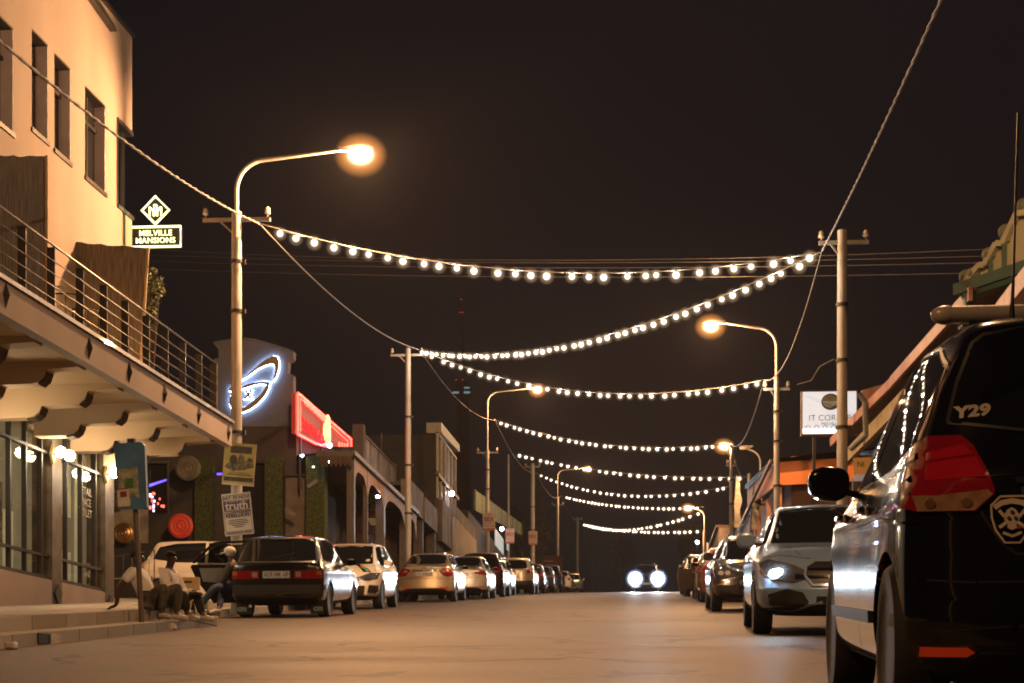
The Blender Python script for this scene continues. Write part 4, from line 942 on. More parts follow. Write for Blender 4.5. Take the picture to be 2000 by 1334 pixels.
def right_verandahs():
    A = at(1738, 740, D=29); zb = zr(A.y)+.12; O = Vector((A.x+.15, A.y, zb))
    t = thing('verandah_shop', 'right side shop with a long terracotta edged verandah roof and a grey downpipe', 'building', O)
    W = lambda px, py, D: at(px, py, D=D)-O
    def edge(p0, p1, h, n, m):
        a, c = W(*p0), W(*p1); b = MB(); poly_slab(b, [a,c,c-Vector((0,0,h)),a-Vector((0,0,h))], (.05,0,0)); b.build(n, m, t)
        b = MB(); q = Vector((1.9,0,.55)); poly_slab(b, [a+Vector((.055,0,-.02)),c+Vector((.055,0,-.02)),c+q,a+q], (0,0,-.04)); b.build('verandah_roof', TINR, t)
        k = MB(); 
        for i in range(int((c-a).length/.55)): pass
    edge((1738,736,29),(1892,560,22.2),.17,'verandah_fascia',TERRA)
    edge((1621,856,34.8),(1741,735,28.9),.16,'verandah_fascia',TERRA)
    b = MB(); a, c = W(1634,884,34.6)+Vector((.12,0,0)), W(1762,745,28)+Vector((.12,0,0)); poly_slab(b,[a,c,c-Vector((0,0,.26)),a-Vector((0,0,.26))],(.1,0,0)); b.build('beam', BUFF, t)
    # end of the verandah towards the far side and the pink lit end board
    b = MB(); poly_slab(b, [W(1683,762,34),W(1727,750,34),W(1727,772,34),W(1688,792,34)], (0,.1,0)); b.build('end_board', TERRA, t)
    b = MB(); b.tube([W(1676,770,31)+Vector((0,-.1,0)),W(1688,788,31)+Vector((0,-.1,0)),W(1690,852,31)+Vector((0,-.1,0)),W(1663,876,31.5)],.05,8); b.build('downpipe', M('grey_pipe',(.22,.24,.24),.5), t)
    b = MB(); b.box(.9,7,-9,7,-1,3.7); b.build('wall', BROWNW, t)
    for y in (-5, -1, 3, 6.5): MB().box(.0,.12,y,y+.12,-.4,3.0).build('verandah_post', POSTM, t)
    for y in (-6,-3,0,3.4): 
        w = MB().box(.86,.9,y,y+1.4,-.3,2.2).build('window', DARKG, t); k = MB(); k.box(.82,.9,y-.08,y,-.3,2.3); k.box(.82,.9,y+1.4,y+1.48,-.3,2.3); k.box(.82,.9,y,y+1.4,2.2,2.3); k.build('window_frame', TERRA, w)
right_verandahs()
def box_sign():
    D = 46; C = at(1620, 806, D=D); q = D/F; t = thing('box_sign', 'white lit box sign with a round cup emblem behind the tall pale pole', 'sign', C)
    w, h = 52*q, 41*q
    MB().box(-w-.03,w+.03,.0,.28,-h-.03,h+.03).build('sign_case', M('sign_case',(.16,.08,.06),.5), t)
    m = glow('lightbox', (.62,.72,.80), .75, base=(.7,.75,.8)); MB().box(-w,w,-.012,.0,-h,h).build('sign_face', m, t)
    for z_ in (-h+.05, ): MB().box(-w,w,-.016,-.0125,-h,-h+.14).build('tube_glow', glow('lightbox_tube', (.9,.95,1), 1.6, base=(.8,.8,.8)), t)
    G = M('sign_grey', (.10,.12,.13), .6); K = M('sign_gold', (.30,.27,.16), .6)
    cx, cz, r = (1622-1620)*q, (806-785)*q, 18*q
    n = 24; ring = [(cx+r*math.cos(2*math.pi*i/n), cz+r*.9*math.sin(2*math.pi*i/n)) for i in range(n)]
    MB().prism(ring, -.022, -.0165).build('emblem_disc', G, t)
    rg2 = [(cx-.02+r*.8*math.cos(a), cz+.02+r*.72*math.sin(a)) for a in [math.pi*i/12+math.pi for i in range(13)]]
    MB().prism(rg2, -.028, -.023).build('emblem_cup', M('emblem_white',(.55,.6,.62),.5), t)
    rg3 = [(cx-.02+r*.8*math.cos(a), cz+.03+r*.6*math.sin(a)) for a in [math.pi*i/12 for i in range(13)]]
    MB().prism(rg3, -.028, -.023).build('emblem_lid', K, t)
    text_mb('IT CORNER', .215, .006, .0).xf(Matrix.Translation((.02,-.02,-.14))).build('lettering', M('sign_letter_grey',(.36,.42,.45),.6), t)
    text_mb('MELVILLE', .115, .006, .0).xf(Matrix.Translation((.02,-.02,-.29))).build('lettering', M('sign_letter_grey',(.36,.42,.45),.6), t)
    for i in range(5):
        c = (-w+.14+i*.215, -h+.16); b = MB(); b.tube([(c[0]+.055*math.cos(math.pi*k/6), -.02, c[1]+.055*math.sin(math.pi*k/6)) for k in range(13)], .008, 5); b.build('round_icon', M('sign_letter_grey2',(.28,.34,.38),.6), t)
    for x in (-w*.55, w*.5): MB().box(x-.04,x+.04,.1,.18,-h-1.3,-h-.03).build('support', IRON, t)
box_sign()
def orange_shop():
    D = 50; A = at(1515, 905, D=D); zb = zr(A.y)+.12; O = Vector((A.x, A.y, zb)); t = thing('orange_fascia_shop', 'right side shop with a bright orange fascia under a brown roof', 'building', O)
    W = lambda px, py, d=D: at(px, py, D=d)-O
    OR = M('orange_paint', (.62,.20,.05), .6, var=.1, scale=2)
    z0, z1 = W(1515,948).z, W(1515,903).z; zz1 = W(1605,897).z
    b = MB(); b.prism([(0,z0+.0),(2.7,z0+.12),(2.7,zz1+.05),(0,z1)], 0, .08); b.build('fascia', OR, t)
    b = MB(); poly_slab(b, [(0,0,z1),(0,14,z1+1.1),(0,14,z0+1.1),(0,0,z0)], (.08,0,0)); b.build('side_fascia', OR, t)
    r = MB(); r.add([(-.15,-.15,z1),(2.9,-.15,z1+.3),(6,-.15,z1+1.1),(6,14,z1+2.2),(-.15,14,z1+1.1)],[(0,1,2,3,4)]); r.add([(-.15,-.15,z1+.06),(2.9,-.15,z1+.38),(6,-.15,z1+1.2),(6,14,z1+2.3),(-.15,14,z1+1.18)],[(0,1,2,3,4)])
    r.box(-.18,-.10,-.2,14,z1-.03,z1+.06); r.build('roof', TINR, t)
    b = MB(); b.box(.5,6,.9,14,-.5,z1+.3); b.box(.5,6,.6,.9,-.5,z0+.2); b.build('wall', BROWNW, t)
    for x,y in ((.05,.1),(.05,4.5),(.05,9),(.05,13)): MB().box(x,x+.13,y,y+.13,-.5,z0+.2).build('verandah_post', TERRA, t)
    w = MB().box(1.0,2.0,.56,.6,.2,1.9).build('window', DARKG, t); k = MB(); k.box(.94,1.0,.54,.6,.1,2.0); k.box(2.0,2.06,.54,.6,.1,2.0); k.box(1,2,.54,.6,1.9,1.98); k.build('window_frame', TERRA, w)
orange_shop()
def plate():
    C = at(1681, 911, D=27.5); q = 27.5/F; t = thing('number_board', 'small amber lit board hanging under the right verandah above the silver car', 'sign', C)
    MB().box(-.11,.16,0,.03,-.12,.13).build('board', M('amber_board',(.60,.33,.10),.6, emit=(1,.5,.12), es=.08), t)
    text_mb('NI', .11, .006, .002).xf(Matrix.Translation((0,-.006,.03))).build('lettering', M('board_text',(.2,.09,.03),.6), t)
    MB().box(-.10,.28,.02,.05,-.22,-.13).build('pale_strip', M('pale_strip',(.4,.45,.5),.6, emit=(.6,.8,1), es=.12), t)
plate()
def feather_flag(px, top, bot, D, lean, label):
    P = at(px, bot, D=D); z0 = zr(P.y)+.12; q = D/F; t = thing('feather_flag', label, 'flag', (P.x,P.y,z0), group='white feather flags on the right pavement')
    Hh = CAM.z+(1420-top)*q-z0; hb = CAM.z+(1420-bot)*q-z0
    MB().tube([(0,0,0),(0,0,hb),(lean*.3,0,(Hh+hb)/2),(lean,0,Hh)], [.03,.025,.02,.012], 6).build('flag_pole', IRON, t, True)
    n = 12; L_, R_ = [], []
    for i in range(n+1):
        u = i/n; z = hb+(Hh-hb)*u; x = lean*u*u; w = .34*math.sin(math.pi*min(1,(1-u)*.5+.18))*(1 if u < .75 else math.sqrt(max(0,(1-u)/.25)))
        L_.append((x, z)); R_.append((x+w*(.85+.15*math.sin(i*1.3)), z))
    mb = MB(); vs = [(x, .03*math.sin(i*.9), z) for i, (x, z) in enumerate(L_)]+[(x, .06*math.sin(i*1.1+1), z) for i, (x, z) in enumerate(R_)]
    vs2 = [(a, b+.006, c) for a, b, c in vs]; m = n+1
    mb.add(vs, [(i, i+1, m+i+1, m+i) for i in range(n)]); mb.add(vs2, [(i, m+i, m+i+1, i+1) for i in range(n)])
    mb.build('flag_cloth', M('flag_white',(.50,.47,.38),.8,var=.25,scale=2,stretch=(1,1,3)), t, 'all')
feather_flag(1466, 932, 1034, 60, .14, 'white feather flag on the right, nearer one beside the orange shop')
feather_flag(1433, 926, 1030, 76, .10, 'white feather flag on the right, farther one beside the short armed lamp')
def far_row():
    for i, (pa, pb, top, lab) in enumerate(((1474,1448,985,'dark low shop on the right beyond the orange fascia'),(1446,1405,1010,'dark shop on the right behind the far flag'),(1404,1378,1030,'farthest dark building on the right before the crest'))):
        X = 4.6; A = at(pa, 1400, X=X); Bq = at(pb, 1400, X=X); zb = zr(A.y)+.1; t = thing('dark_shop', lab, 'building', (X, A.y, zb), group='dark far shops on the right'); L = Bq.y-A.y; h = at(pa, top, X=X).z-zb
        MB().box(0,7,0,L-.1,-.6,h).build('wall', (BROWNW, BLACKW, GREYR)[i], t); MB().box(-.2,7.1,-.05,L-.06,h,h+.15).build('roof', TINR, t)
        for k in range(3):
            y = L*(k+.25)/3; w = MB().box(-.03,-.0,y,y+L/8,.2,2.0).build('window', DARKG, t); q = MB(); q.box(-.06,-.0,y-.1,y,.1,2.1); q.box(-.06,0,y+L/8,y+L/8+.1,.1,2.1); q.build('window_frame', PINK, w)
far_row()
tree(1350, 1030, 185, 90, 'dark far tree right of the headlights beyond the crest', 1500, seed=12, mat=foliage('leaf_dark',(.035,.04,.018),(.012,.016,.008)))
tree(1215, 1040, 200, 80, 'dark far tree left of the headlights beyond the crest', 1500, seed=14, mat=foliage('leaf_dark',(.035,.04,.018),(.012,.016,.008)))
# ------------------------------------------------------------------ signs on the left kerb
def placards():
    # two election-style boards tied to the first lamp pole
    D = 32.2
    C = at(467, 907, D=D); q = D/F; r = -.085
    t = thing('event_poster', 'yellow and black event poster board tied high on the first lamp pole', 'poster', C, YAW, group='poster boards on the first lamp pole'); t.rotation_euler = (0, r*-.9, YAW)
    w, h = 31*q, 41*q
    MB().box(-w,w,0,.02,-h,h).build('board', M('poster_yellow',(.50,.40,.10),.6,var=.35,scale=5,c2=(.30,.27,.14)), t)
    K = M('poster_dark',(.07,.065,.05),.6,var=.4,scale=12); G = M('poster_grey',(.22,.19,.13),.6,var=.5,scale=14)
    MB().box(-w*.6,w*.75,-.006,-.001,h*.52,h*.86).build('printed_block', K, t)
    f = MB().prism([(-w*.9,-h*.15),(-w*.75,h*.0),(-w*.55,h*.1),(-w*.45,h*.3),(-w*.25,h*.32),(-w*.15,h*.05),(w*.0,h*.5),(w*.25,h*.42),(w*.35,h*.1),(w*.6,h*.35),(w*.85,h*.3),(w*.95,-h*.1),(w*.3,-h*.25),(-w*.4,-h*.35)],-.006,-.001); f.build('printed_figures', G, t)
    MB().ball((-w*.38,-.004,h*.2),.07,12,8,(1,.06,1.3)).build('printed_head', K, t)
    b = MB().box(-w*.9,w*.95,-.006,-.001,-h*.82,-h*.62).build('printed_band', K, t)
    MB().box(-w*.7,w*.8,-.006,-.001,-h*.52,-h*.47).build('printed_line', K, t); MB().box(-w*.6,w*.7,-.006,-.001,-h*.42,-h*.39).build('printed_line', K, t)
    MB().box(-w,w*1.02,-.008,.022,-h,-h*.92).build('bottom_strip', M('poster_white',(.62,.58,.48),.6), t)
    C = at(464, 1004, D=D); t = thing('event_poster', 'white and navy poster board reading SAT 30 NOV truth TOWNSHIP REBELLION', 'poster', C, group='poster boards on the first lamp pole'); t.rotation_euler = (0, -.10, YAW)
    w, h = 28*q, 41*q; PW = M('poster_white2',(.60,.57,.52),.6,var=.06); NV = M('poster_navy',(.035,.045,.14),.6)
    MB().box(-w,w,0,.02,-h,h).build('board', PW, t)
    fr = MB()
    for a in ((-w*.93,-w*.9,-h*.93,h*.93),(w*.9,w*.93,-h*.93,h*.93),(-w*.9,w*.9,h*.91,h*.93),(-w*.9,w*.9,-h*.93,-h*.8)): fr.box(a[0],a[1],-.005,-.001,a[2],a[3])
    fr.build('printed_border', NV, t)
    MB().box(-w*.9,w*.9,-.005,-.001,h*.22,h*.66).build('printed_band', NV, t)
    def tx(s, z, sz, m, b=.004, d=.008): text_mb(s, sz, .004, b).xf(Matrix.Translation((0,-d,z))).build('lettering', m, t)
    tx('SAT 30 NOV', h*.79, .085, NV, .0015); tx('28 YEARS OF TRUTH', h*.60, .045, PW, .0); tx('truth', h*.40, .20, PW, .004)
    tx('TOWNSHIP', h*.10, .088, NV, .0025); tx('REBELLION', -h*.07, .085, NV, .0025)
    for k, u in enumerate((.62,.70,.66,.45,.3)): MB().box(-w*u,w*u,-.006,-.001,-h*.29-k*h*.085,-h*.255-k*h*.085).build('printed_line', NV, t)
    tx('TRUTH.HOWLER.CO.ZA', -h*.865, .05, PW, .001)
placards()
def kerb_sign():
    B = at(277, 1210, X=-6.12); B.z = zr(B.y)+.12; D = (B.x/ray(277).x); q = D/F
    t = thing('bus_stop_sign', 'battered blue sign board with pasted notices on a leaning post at the kerb', 'sign', B)
    top = at(258, 862, D=D)-B; MB().tube([(0,0,-.02),(top.x*.75,0,top.z*.72),tuple(top)], .033, 10).build('post', M('sign_post',(.12,.09,.07),.6,var=.2), t, True)
    MB().box(top.x-.05,top.x+.04,-.05,.03,top.z-.02,top.z+.03).build('post_cap', IRON, t)
    P = lambda px, py: (lambda v: (v.x, v.z))(at(px, py, D=D)-B)
    BL = M('faded_blue', (.05,.17,.34), .55, var=.25, scale=4)
    MB().prism([P(225,868),P(279,865),P(287,996),P(235,996)], -.085, -.045).build('board', BL, t)
    MB().prism([P(279,865),P(286,872),P(291,992),P(287,996)], -.08, -.0).build('board_edge', M('blue_edge',(.05,.16,.28),.5), t)
    MB().prism([P(233,918),P(272,914),P(276,975),P(262,968),P(258,990),P(237,990)], -.089, -.0855).build('torn_paper', M('torn_paper',(.34,.36,.28),.8,var=.35,scale=12), t)
    MB().prism([P(247,937),P(264,936),P(265,955),P(248,956)], -.094, -.0895).build('green_notice', M('green_notice',(.05,.18,.06),.7,var=.3,scale=20), t)
    MB().prism([P(232,956),P(255,954),P(258,990),P(234,992)], -.096, -.0895).build('white_notice', M('white_notice',(.52,.50,.46),.8), t)
    MB().prism([P(238,962),P(251,961),P(252,972),P(239,973)], -.100, -.0965).build('notice_photo', M('notice_photo',(.14,.05,.05),.8), t)
    MB().prism([P(232,956),P(255,954),P(255,957),P(232,959)], -.100, -.0965).build('notice_header', M('notice_red',(.3,.06,.06),.8), t)
kerb_sign()
def pole_placard(px, py, D, w, h, lab, dim=1.0):
    C = at(px, py, D=D); q = D/F; t = thing('pole_placard', lab, 'poster', C, YAW, group='white and red placards on the far left poles'); w, h = w*q/2, h*q/2
    MB().box(-w,w,0,.03,-h,h).build('board', M('placard_white',(.55,.47,.38),.6,var=.1), t)
    RD = M('placard_red',(.42,.06,.04),.6); MB().box(-w,w,-.012,-.001,-h,-h*.72).build('red_band', RD, t); MB().box(-w,w,-.012,-.001,-h*.5,-h*.45).build('red_line', RD, t)
    text_mb('THE', h*.4, .01, .0).xf(Matrix.Translation((0,-.012,h*.74))).build('lettering', M('placard_tan',(.36,.27,.18),.6), t)
    text_mb('SEX', h*.62, .01, .01).xf(Matrix.Translation((0,-.012,h*.25))).build('lettering', RD, t)
    text_mb('EXPO', h*.48, .01, .0).xf(Matrix.Translation((0,-.012,-h*.2))).build('lettering', M('placard_tan',(.36,.27,.18),.6), t)
    text_mb('GALLAGHER', h*.2, .01, .0).xf(Matrix.Translation((0,-.02,-h*.86))).build('lettering', M('placard_white',(.55,.47,.38),.6), t)
pole_placard(955, 1019, 83.6, 24, 36, 'white placard with a red band on the second left lamp, nearest of three')
pole_placard(996, 1047, 96, 17, 29, 'pinkish placard with a red band half lost in shade, middle of three')
pole_placard(1041, 1051, 116, 17, 27, 'bright white placard with a red band, farthest and rightmost of three')
# ------------------------------------------------------------------ cars
RUB = M('tyre_rubber', (.018,.018,.018), .75, var=.1, bump=.15, scale=10)
RIMM = M('alloy_rim', (.45,.45,.46), .25, .9, var=.05)
RIMD = M('dark_rim', (.10,.10,.11), .3, .9, var=.05)
TRIM = M('black_plastic', (.010,.010,.011), .5)
CHROME = M('chrome', (.75,.74,.72), .08, 1, 0)
CGLASS = M('car_glass', (.008,.009,.011), .02, 0, 0, spec=.8)
REDL = M('tail_lamp_red', (.22,.006,.008), .12, 0, .1, scale=30, coat=1, emit=(1,.01,.02), es=.02)
REDF = M('reflector_red', (.42,.04,.015), .25, 0, .05, coat=1, emit=(1,.06,.01), es=.12)
CLRL = M('lamp_clear', (.45,.42,.38), .1, .3, .1, scale=30, coat=1)
HEADL = M('headlamp_glass', (.10,.10,.11), .06, .4, .1, coat=1)
PLATE = M('plate_white', (.55,.56,.58), .4, var=.03); PLT = M('plate_text', (.03,.03,.06), .5)
SEAM = M('panel_gap', (.004,.004,.004), .8)
def interp(tab, x):
    for (a, *va), (b, *vb) in zip(tab, tab[1:]):
        if x <= b: t = (x-a)/(b-a) if b > a else 0; return [p+(q-p)*t for p, q in zip(va, vb)]
    return list(tab[-1][1:])
class Car:
    """body lofted through stations, wheel arches cut out, then lamps / glass / gaps shrink-wrapped on it"""
    def __init__(s, sp, name, label, loc, rz, group, col, cat='car'):
        s.sp = sp; s.L = sp['L']; s.W = sp['W']
        y = loc[1]; tl = tilt(y)*math.cos(rz)
        s.t = thing(name, label, cat, (loc[0], loc[1], zr(y)+(loc[2] if len(loc) > 2 else 0)), rz, tl, group)
        s.col = col; s.body()
    def body(s):
        sp = s.sp; hw = s.W/2; st = sp['st']; vs = []; k = 0
        for (y, zb, wf, zbelt, we, zt) in st:
            w = hw*wf
            half = [(0,zb),(w*.72,zb),(w*.95,zb+.05),(w,zb+.17),(w*1.0,(zb+zbelt)/2+.06),(w*.985,zbelt-.07),(w*.955,zbelt),(hw*we+.02 if we < .8 else hw*we, max(zt-.05,zbelt+.012)),(hw*we*.9,zt-.012),(hw*we*.45,zt+.004),(0,zt+.012)]
            ring = half+[(-x, z) for x, z in half[-2:0:-1]]; k = len(ring)
            vs += [(x, y, z) for x, z in ring]
        n = len(st); fs = [(i*k+j, i*k+(j+1)%k, (i+1)*k+(j+1)%k, (i+1)*k+j) for i in range(n-1) for j in range(k)]
        h = k//2
        for base, fl in ((0, False), ((n-1)*k, True)):
            for i in range(h):
                a, b, c, d = base+i, base+i+1, base+(k-i-1)%k, base+(k-i)%k
                q = [a, b, c, d] if a != d else [a, b, c]
                if b == c: q = [a, b, d]
                q = list(dict.fromkeys(q)); fs.append(tuple(q if not fl else q[::-1]))
        me = bpy.data.meshes.new('body'); me.from_pydata(vs, [], fs); me.validate()
        o = bpy.data.objects.new('body', me); COL.objects.link(o)
        m = o.modifiers.new('s', 'SUBSURF'); m.levels = 3; m.render_levels = 3
        dg = bpy.context.evaluated_depsgraph_get(); me2 = bpy.data.meshes.new_from_object(o.evaluated_get(dg)); o.modifiers.clear(); o.data = me2
        yf, yr = st[-1][0], st[0][0]; cf, cr = sp.get('cf', .22), sp.get('cr', .10)
        for v in me2.vertices:
            x, y, z = v.co; u = (x/hw)**2
            t = min(1, max(0, (y-(yf-.7))/.7)); v.co.y -= t*(cf*u*(1+.3*u)+sp.get('rf', .10)*max(0, (z-.5)/.3))
            t = min(1, max(0, ((yr+.6)-y)/.6)); v.co.y += t*(cr*u*(1+.5*u)+sp.get('rr', .05)*max(0, (z-.45)/.5)+.05*max(0,(.35-z)/.2))
            # shoulder crease and door tuck
            if abs(z-sp.get('crease', .78)) < .05 and abs(x) > hw*.8: v.co.x *= 1+.008*(1-abs(z-sp.get('crease', .78))/.05)
        me2.update()
        bm = bmesh.new(); bm.from_mesh(me2); bmesh.ops.recalc_face_normals(bm, faces=bm.faces[:]); bm.to_mesh(me2); bm.free()
        me2.materials.clear(); me2.materials.append(s.col)
        # arches
        wr = sp['wr']
        for i, wy in enumerate((sp['ya'], sp['ya']+sp['wb'])):
            c = MB()
            for sg in (-1, 1): c.tube([(sg*(hw-.26), wy, wr), (sg*(hw+.3), wy, wr)], wr+sp.get('gap', .045), 28)
            co = c.build('cutter', TRIM); bo = o.modifiers.new('b', 'BOOLEAN'); bo.object = co; bo.operation = 'DIFFERENCE'; bo.solver = 'EXACT'
            dg = bpy.context.evaluated_depsgraph_get(); m3 = bpy.data.meshes.new_from_object(o.evaluated_get(dg)); o.modifiers.clear(); o.data = m3
            d = co.data; bpy.data.objects.remove(co); bpy.data.meshes.remove(d)
        me = o.data
        if len(me.materials) < 2: me.materials.append(TRIM)
        # dark underside
        for p in me.polygons:
            p.use_smooth = True
            if p.normal.z < -.7 and p.center.z < .5: p.material_index = 1
        me.set_sharp_from_angle(angle=R(38)); o.parent = s.t; s.o = o
        s.bvh = BVHTree.FromPolygons([v.co.copy() for v in me.vertices], [tuple(p.vertices) for p in me.polygons])
    def cast(s, a, b, side):
        if side == 'r': o, d = Vector((a, -9, b)), Vector((0,1,0))
        elif side == 'f': o, d = Vector((a, 9, b)), Vector((0,-1,0))
        elif side == 'R': o, d = Vector((9, a, b)), Vector((-1,0,0))
        elif side == 'L': o, d = Vector((-9, a, b)), Vector((1,0,0))
        else: o, d = Vector((a, b, 9)), Vector((0,0,-1))
        h = s.bvh.ray_cast(o, d)
        if h[0] is None or (side in 'rf' and False):
            q = o+d*(9-(s.L/2 if side in 'rf' else s.W/2 if side in 'RL' else 1.3)); n = s.bvh.find_nearest(q); return n[0], d
        return h[0], d
    def patch(s, name, out, side, mat, off=.008, cell=.05, parent=None, mirror=False, th=.02, smooth=True):
        if mirror: s.patch(name, [(-a, b) for a, b in out], side, mat, off, cell, parent, False, th, smooth)
        bm = bmesh.new(); vs = [bm.verts.new((a, b, 0)) for a, b in out]; bm.faces.new(vs)
        xs = [a for a, _ in out]; zs = [b for _, b in out]
        for lo, hi, nn in ((min(xs), max(xs), (1,0,0)), (min(zs), max(zs), (0,1,0))):
            n = int((hi-lo)/cell)+1
            for i in range(1, n):
                p = lo+(hi-lo)*i/n; bmesh.ops.bisect_plane(bm, geom=bm.verts[:]+bm.edges[:]+bm.faces[:], plane_co=Vector(nn)*p, plane_no=Vector(nn))
        dd = None; be = [e_ for e_ in bm.edges if e_.is_boundary]
        for v in bm.verts:
            h, d = s.cast(v.co.x, v.co.y, side); dd = d; v.co = h-d*off
        r = bmesh.ops.extrude_edge_only(bm, edges=be); 
        for v in [g for g in r['geom'] if isinstance(g, bmesh.types.BMVert)]: v.co += dd*(off+th)
        bmesh.ops.recalc_face_normals(bm, faces=bm.faces[:])
        me = bpy.data.meshes.new(name); bm.to_mesh(me); bm.free(); me.materials.append(mat); o = bpy.data.objects.new(name, me); COL.objects.link(o)
        # face outwards
        tot = sum((p.normal.dot(dd)*p.area for p in me.polygons)); 
        if tot > 0: me.flip_normals()
        if smooth:
            me.polygons.foreach_set('use_smooth', [True]*len(me.polygons)); me.set_sharp_from_angle(angle=R(40))
        o.parent = parent or s.t; return o
    def line(s, pts, side, w=.008, name='panel_gap', mat=None, off=.0025, mirror=False, parent=None, closed=False):
        """a thin dark gap line drawn over the body as a ribbon"""
        if mirror: s.line([(-a, b) for a, b in pts], side, w, name, mat, off, False, parent, closed)
        if closed: pts = pts+[pts[0]]
        q = []
        for (a, b), (c, d) in zip(pts, pts[1:]):
            n = max(1, int(math.hypot(c-a, d-b)/.05))
            for i in range(n): q.append((a+(c-a)*i/n, b+(d-b)*i/n))
        q.append(pts[-1]); vs = []
        for i, (a, b) in enumerate(q):
            p0, p1 = q[max(i-1, 0)], q[min(i+1, len(q)-1)]; dx, dz = p1[0]-p0[0], p1[1]-p0[1]; l = math.hypot(dx, dz) or 1; nx, nz = -dz/l*w/2, dx/l*w/2
            for sg in (1, -1): h, d = s.cast(a+nx*sg, b+nz*sg, side); vs.append(h-d*off)
        mb = MB().add(vs, [(2*i, 2*i+1, 2*i+3, 2*i+2) for i in range(len(q)-1)]); mb.build(name, mat or SEAM, parent or s.t, 'all')
    def wheels(s, rim=None, spokes=5, full=True, style=0):
        sp = s.sp; wr = sp['wr']; hw = s.W/2; rim = rim or RIMM
        for wy in (sp['ya'], sp['ya']+sp['wb']):
            for sg in (-1, 1):
                xo = sg*(hw-.015); c = (xo, wy, wr); w = .205
                ty = MB().lathe([(wr*.66,-.0),(wr*.7,.006),(wr*.93,.004),(wr*.99,-.02),(wr,-.05),(wr,-w+.05),(wr*.98,-w+.02),(wr*.9,-w),(wr*.66,-w)], c=(0,0,0), axis='x', n=32)
                if sg < 0: pass
                ty.xf(Matrix.Translation(c)@Matrix.Diagonal((sg,1,1,1))); wo = ty.build('wheel', RUB, s.t, True)
                rm = MB(); R_ = wr*.68
                rm.lathe([(R_,-.005),(R_*.94,-.012),(R_*.9,-.05),(R_*.88,-.14),(.04,-.15),(.001,-.15)], axis='x', n=28)
                for i in range(spokes):
                    a = 2*math.pi*i/spokes+.3; ca, sa = math.cos(a), math.sin(a)
                    for off in ((-.16,.16) if style else (0,)):
                        a2 = a+off; rm.bar((-.03, math.cos(a)*.03, math.sin(a)*.03), (-.022, math.cos(a2)*R_*.92, math.sin(a2)*R_*.92), .035 if style else .062, .025, (1,0,0))
                rm.lathe([(.001,-.012),(.045,-.015),(.05,-.04)], axis='x', n=14)
                rm.xf(Matrix.Translation(c)@Matrix.Diagonal((sg,1,1,1))); rm.build('rim', rim, wo, True)
    def mirrors(s, y, z, mat=None, sz=1.0, sides=(-1,1), arm=.05):
        hw = s.W/2
        for sg in sides:
            h, d = s.cast(y, z, 'R' if sg > 0 else 'L'); x = h.x
            mo = [(0,-.045),(0,.05),(.04,.078),(.12,.082),(.175,.062),(.19,.02),(.175,-.04),(.13,-.072),(.05,-.078)]; m = MB().prism([(x+sg*(.02+arm+a*sz), z+.02+b*sz) for a, b in mo], y-.06*sz, y+.055*sz); o = m.build('door_mirror', mat or s.col, s.t, True, bevel=.022*sz)
            MB().bar((x-sg*.01, y+.02, z-.03), (x+sg*(.08+arm), y+.01, z-.01), .06, .03).build('mirror_arm', TRIM, o)
            MB().box(x+sg*(.03+arm) if sg > 0 else x-(.20+arm), x+(.20+arm) if sg > 0 else x-.03-arm, y-.067*sz, y-.059*sz, z-.03, z+.065).build('mirror_glass', CGLASS, o)
    def plate(s, side, z, text, w=.50, h=.11, x=0, vis=True):
        hsp, d = s.cast(x, z, side); sg = -1 if side == 'r' else 1
        y = hsp.y+sg*.022
        o = MB().box(x-w/2, x+w/2, min(y, y+sg*.01), max(y, y+sg*.01), z-h/2, z+h/2).build('number_plate', PLATE, s.t, bevel=.004)
        if text:
            tm = text_mb(text, h*.88, .003, .0012); ww = max(v[0] for v in tm.v)-min(v[0] for v in tm.v); k = min(1, w*.92/ww)
            tm.xf(Matrix.Translation((x, y+sg*.013, z))@Matrix.Rotation(0 if side == 'r' else math.pi, 4, 'Z')@Matrix.Diagonal((k,1,1,1))); tm.build('plate_text', PLT, o)
    def handle(s, y, z):
        for side, sg in (('R', 1), ('L', -1)):
            h, _ = s.cast(y, z, side); MB().tube([(h.x+sg*.005, y-.09, z), (h.x+sg*.03, y-.06, z), (h.x+sg*.03, y+.06, z), (h.x+sg*.005, y+.09, z)], .011, 6).build('door_handle', s.col, s.t, 'all')
    def side_glass(s, out, name='side_window', mat=None):
        for side in 'RL': s.patch(name, out, side, mat or CGLASS, .004, .08)
# station tables: (y, z bottom, width factor, belt z, roof-edge half width / hw, top z)
def scale_st(st, L, W, H): return st
HATCH = dict(L=3.97, W=1.68, wr=.31, ya=-1.33, wb=2.46, crease=.82, cf=.30, cr=.16, rf=.10, rr=.09, st=[
 (-1.985,.36,.90,.86,.76,.95),(-1.96,.28,.95,.90,.78,.99),(-1.90,.22,.97,.92,.76,1.03),(-1.80,.20,.98,.93,.72,1.12),(-1.58,.19,.99,.94,.66,1.40),(-1.50,.19,.99,.94,.655,1.45),(-1.2,.19,1,.94,.67,1.475),(-.6,.19,1,.93,.685,1.485),(0.05,.19,1,.92,.675,1.475),(.32,.19,1,.915,.655,1.425),(.98,.19,1,.90,.70,1.06),(1.10,.19,1,.88,.74,1.00),(1.40,.20,.98,.82,.74,.93),(1.72,.22,.95,.74,.72,.85),(1.88,.26,.90,.66,.70,.77),(1.94,.32,.86,.60,.66,.68)])
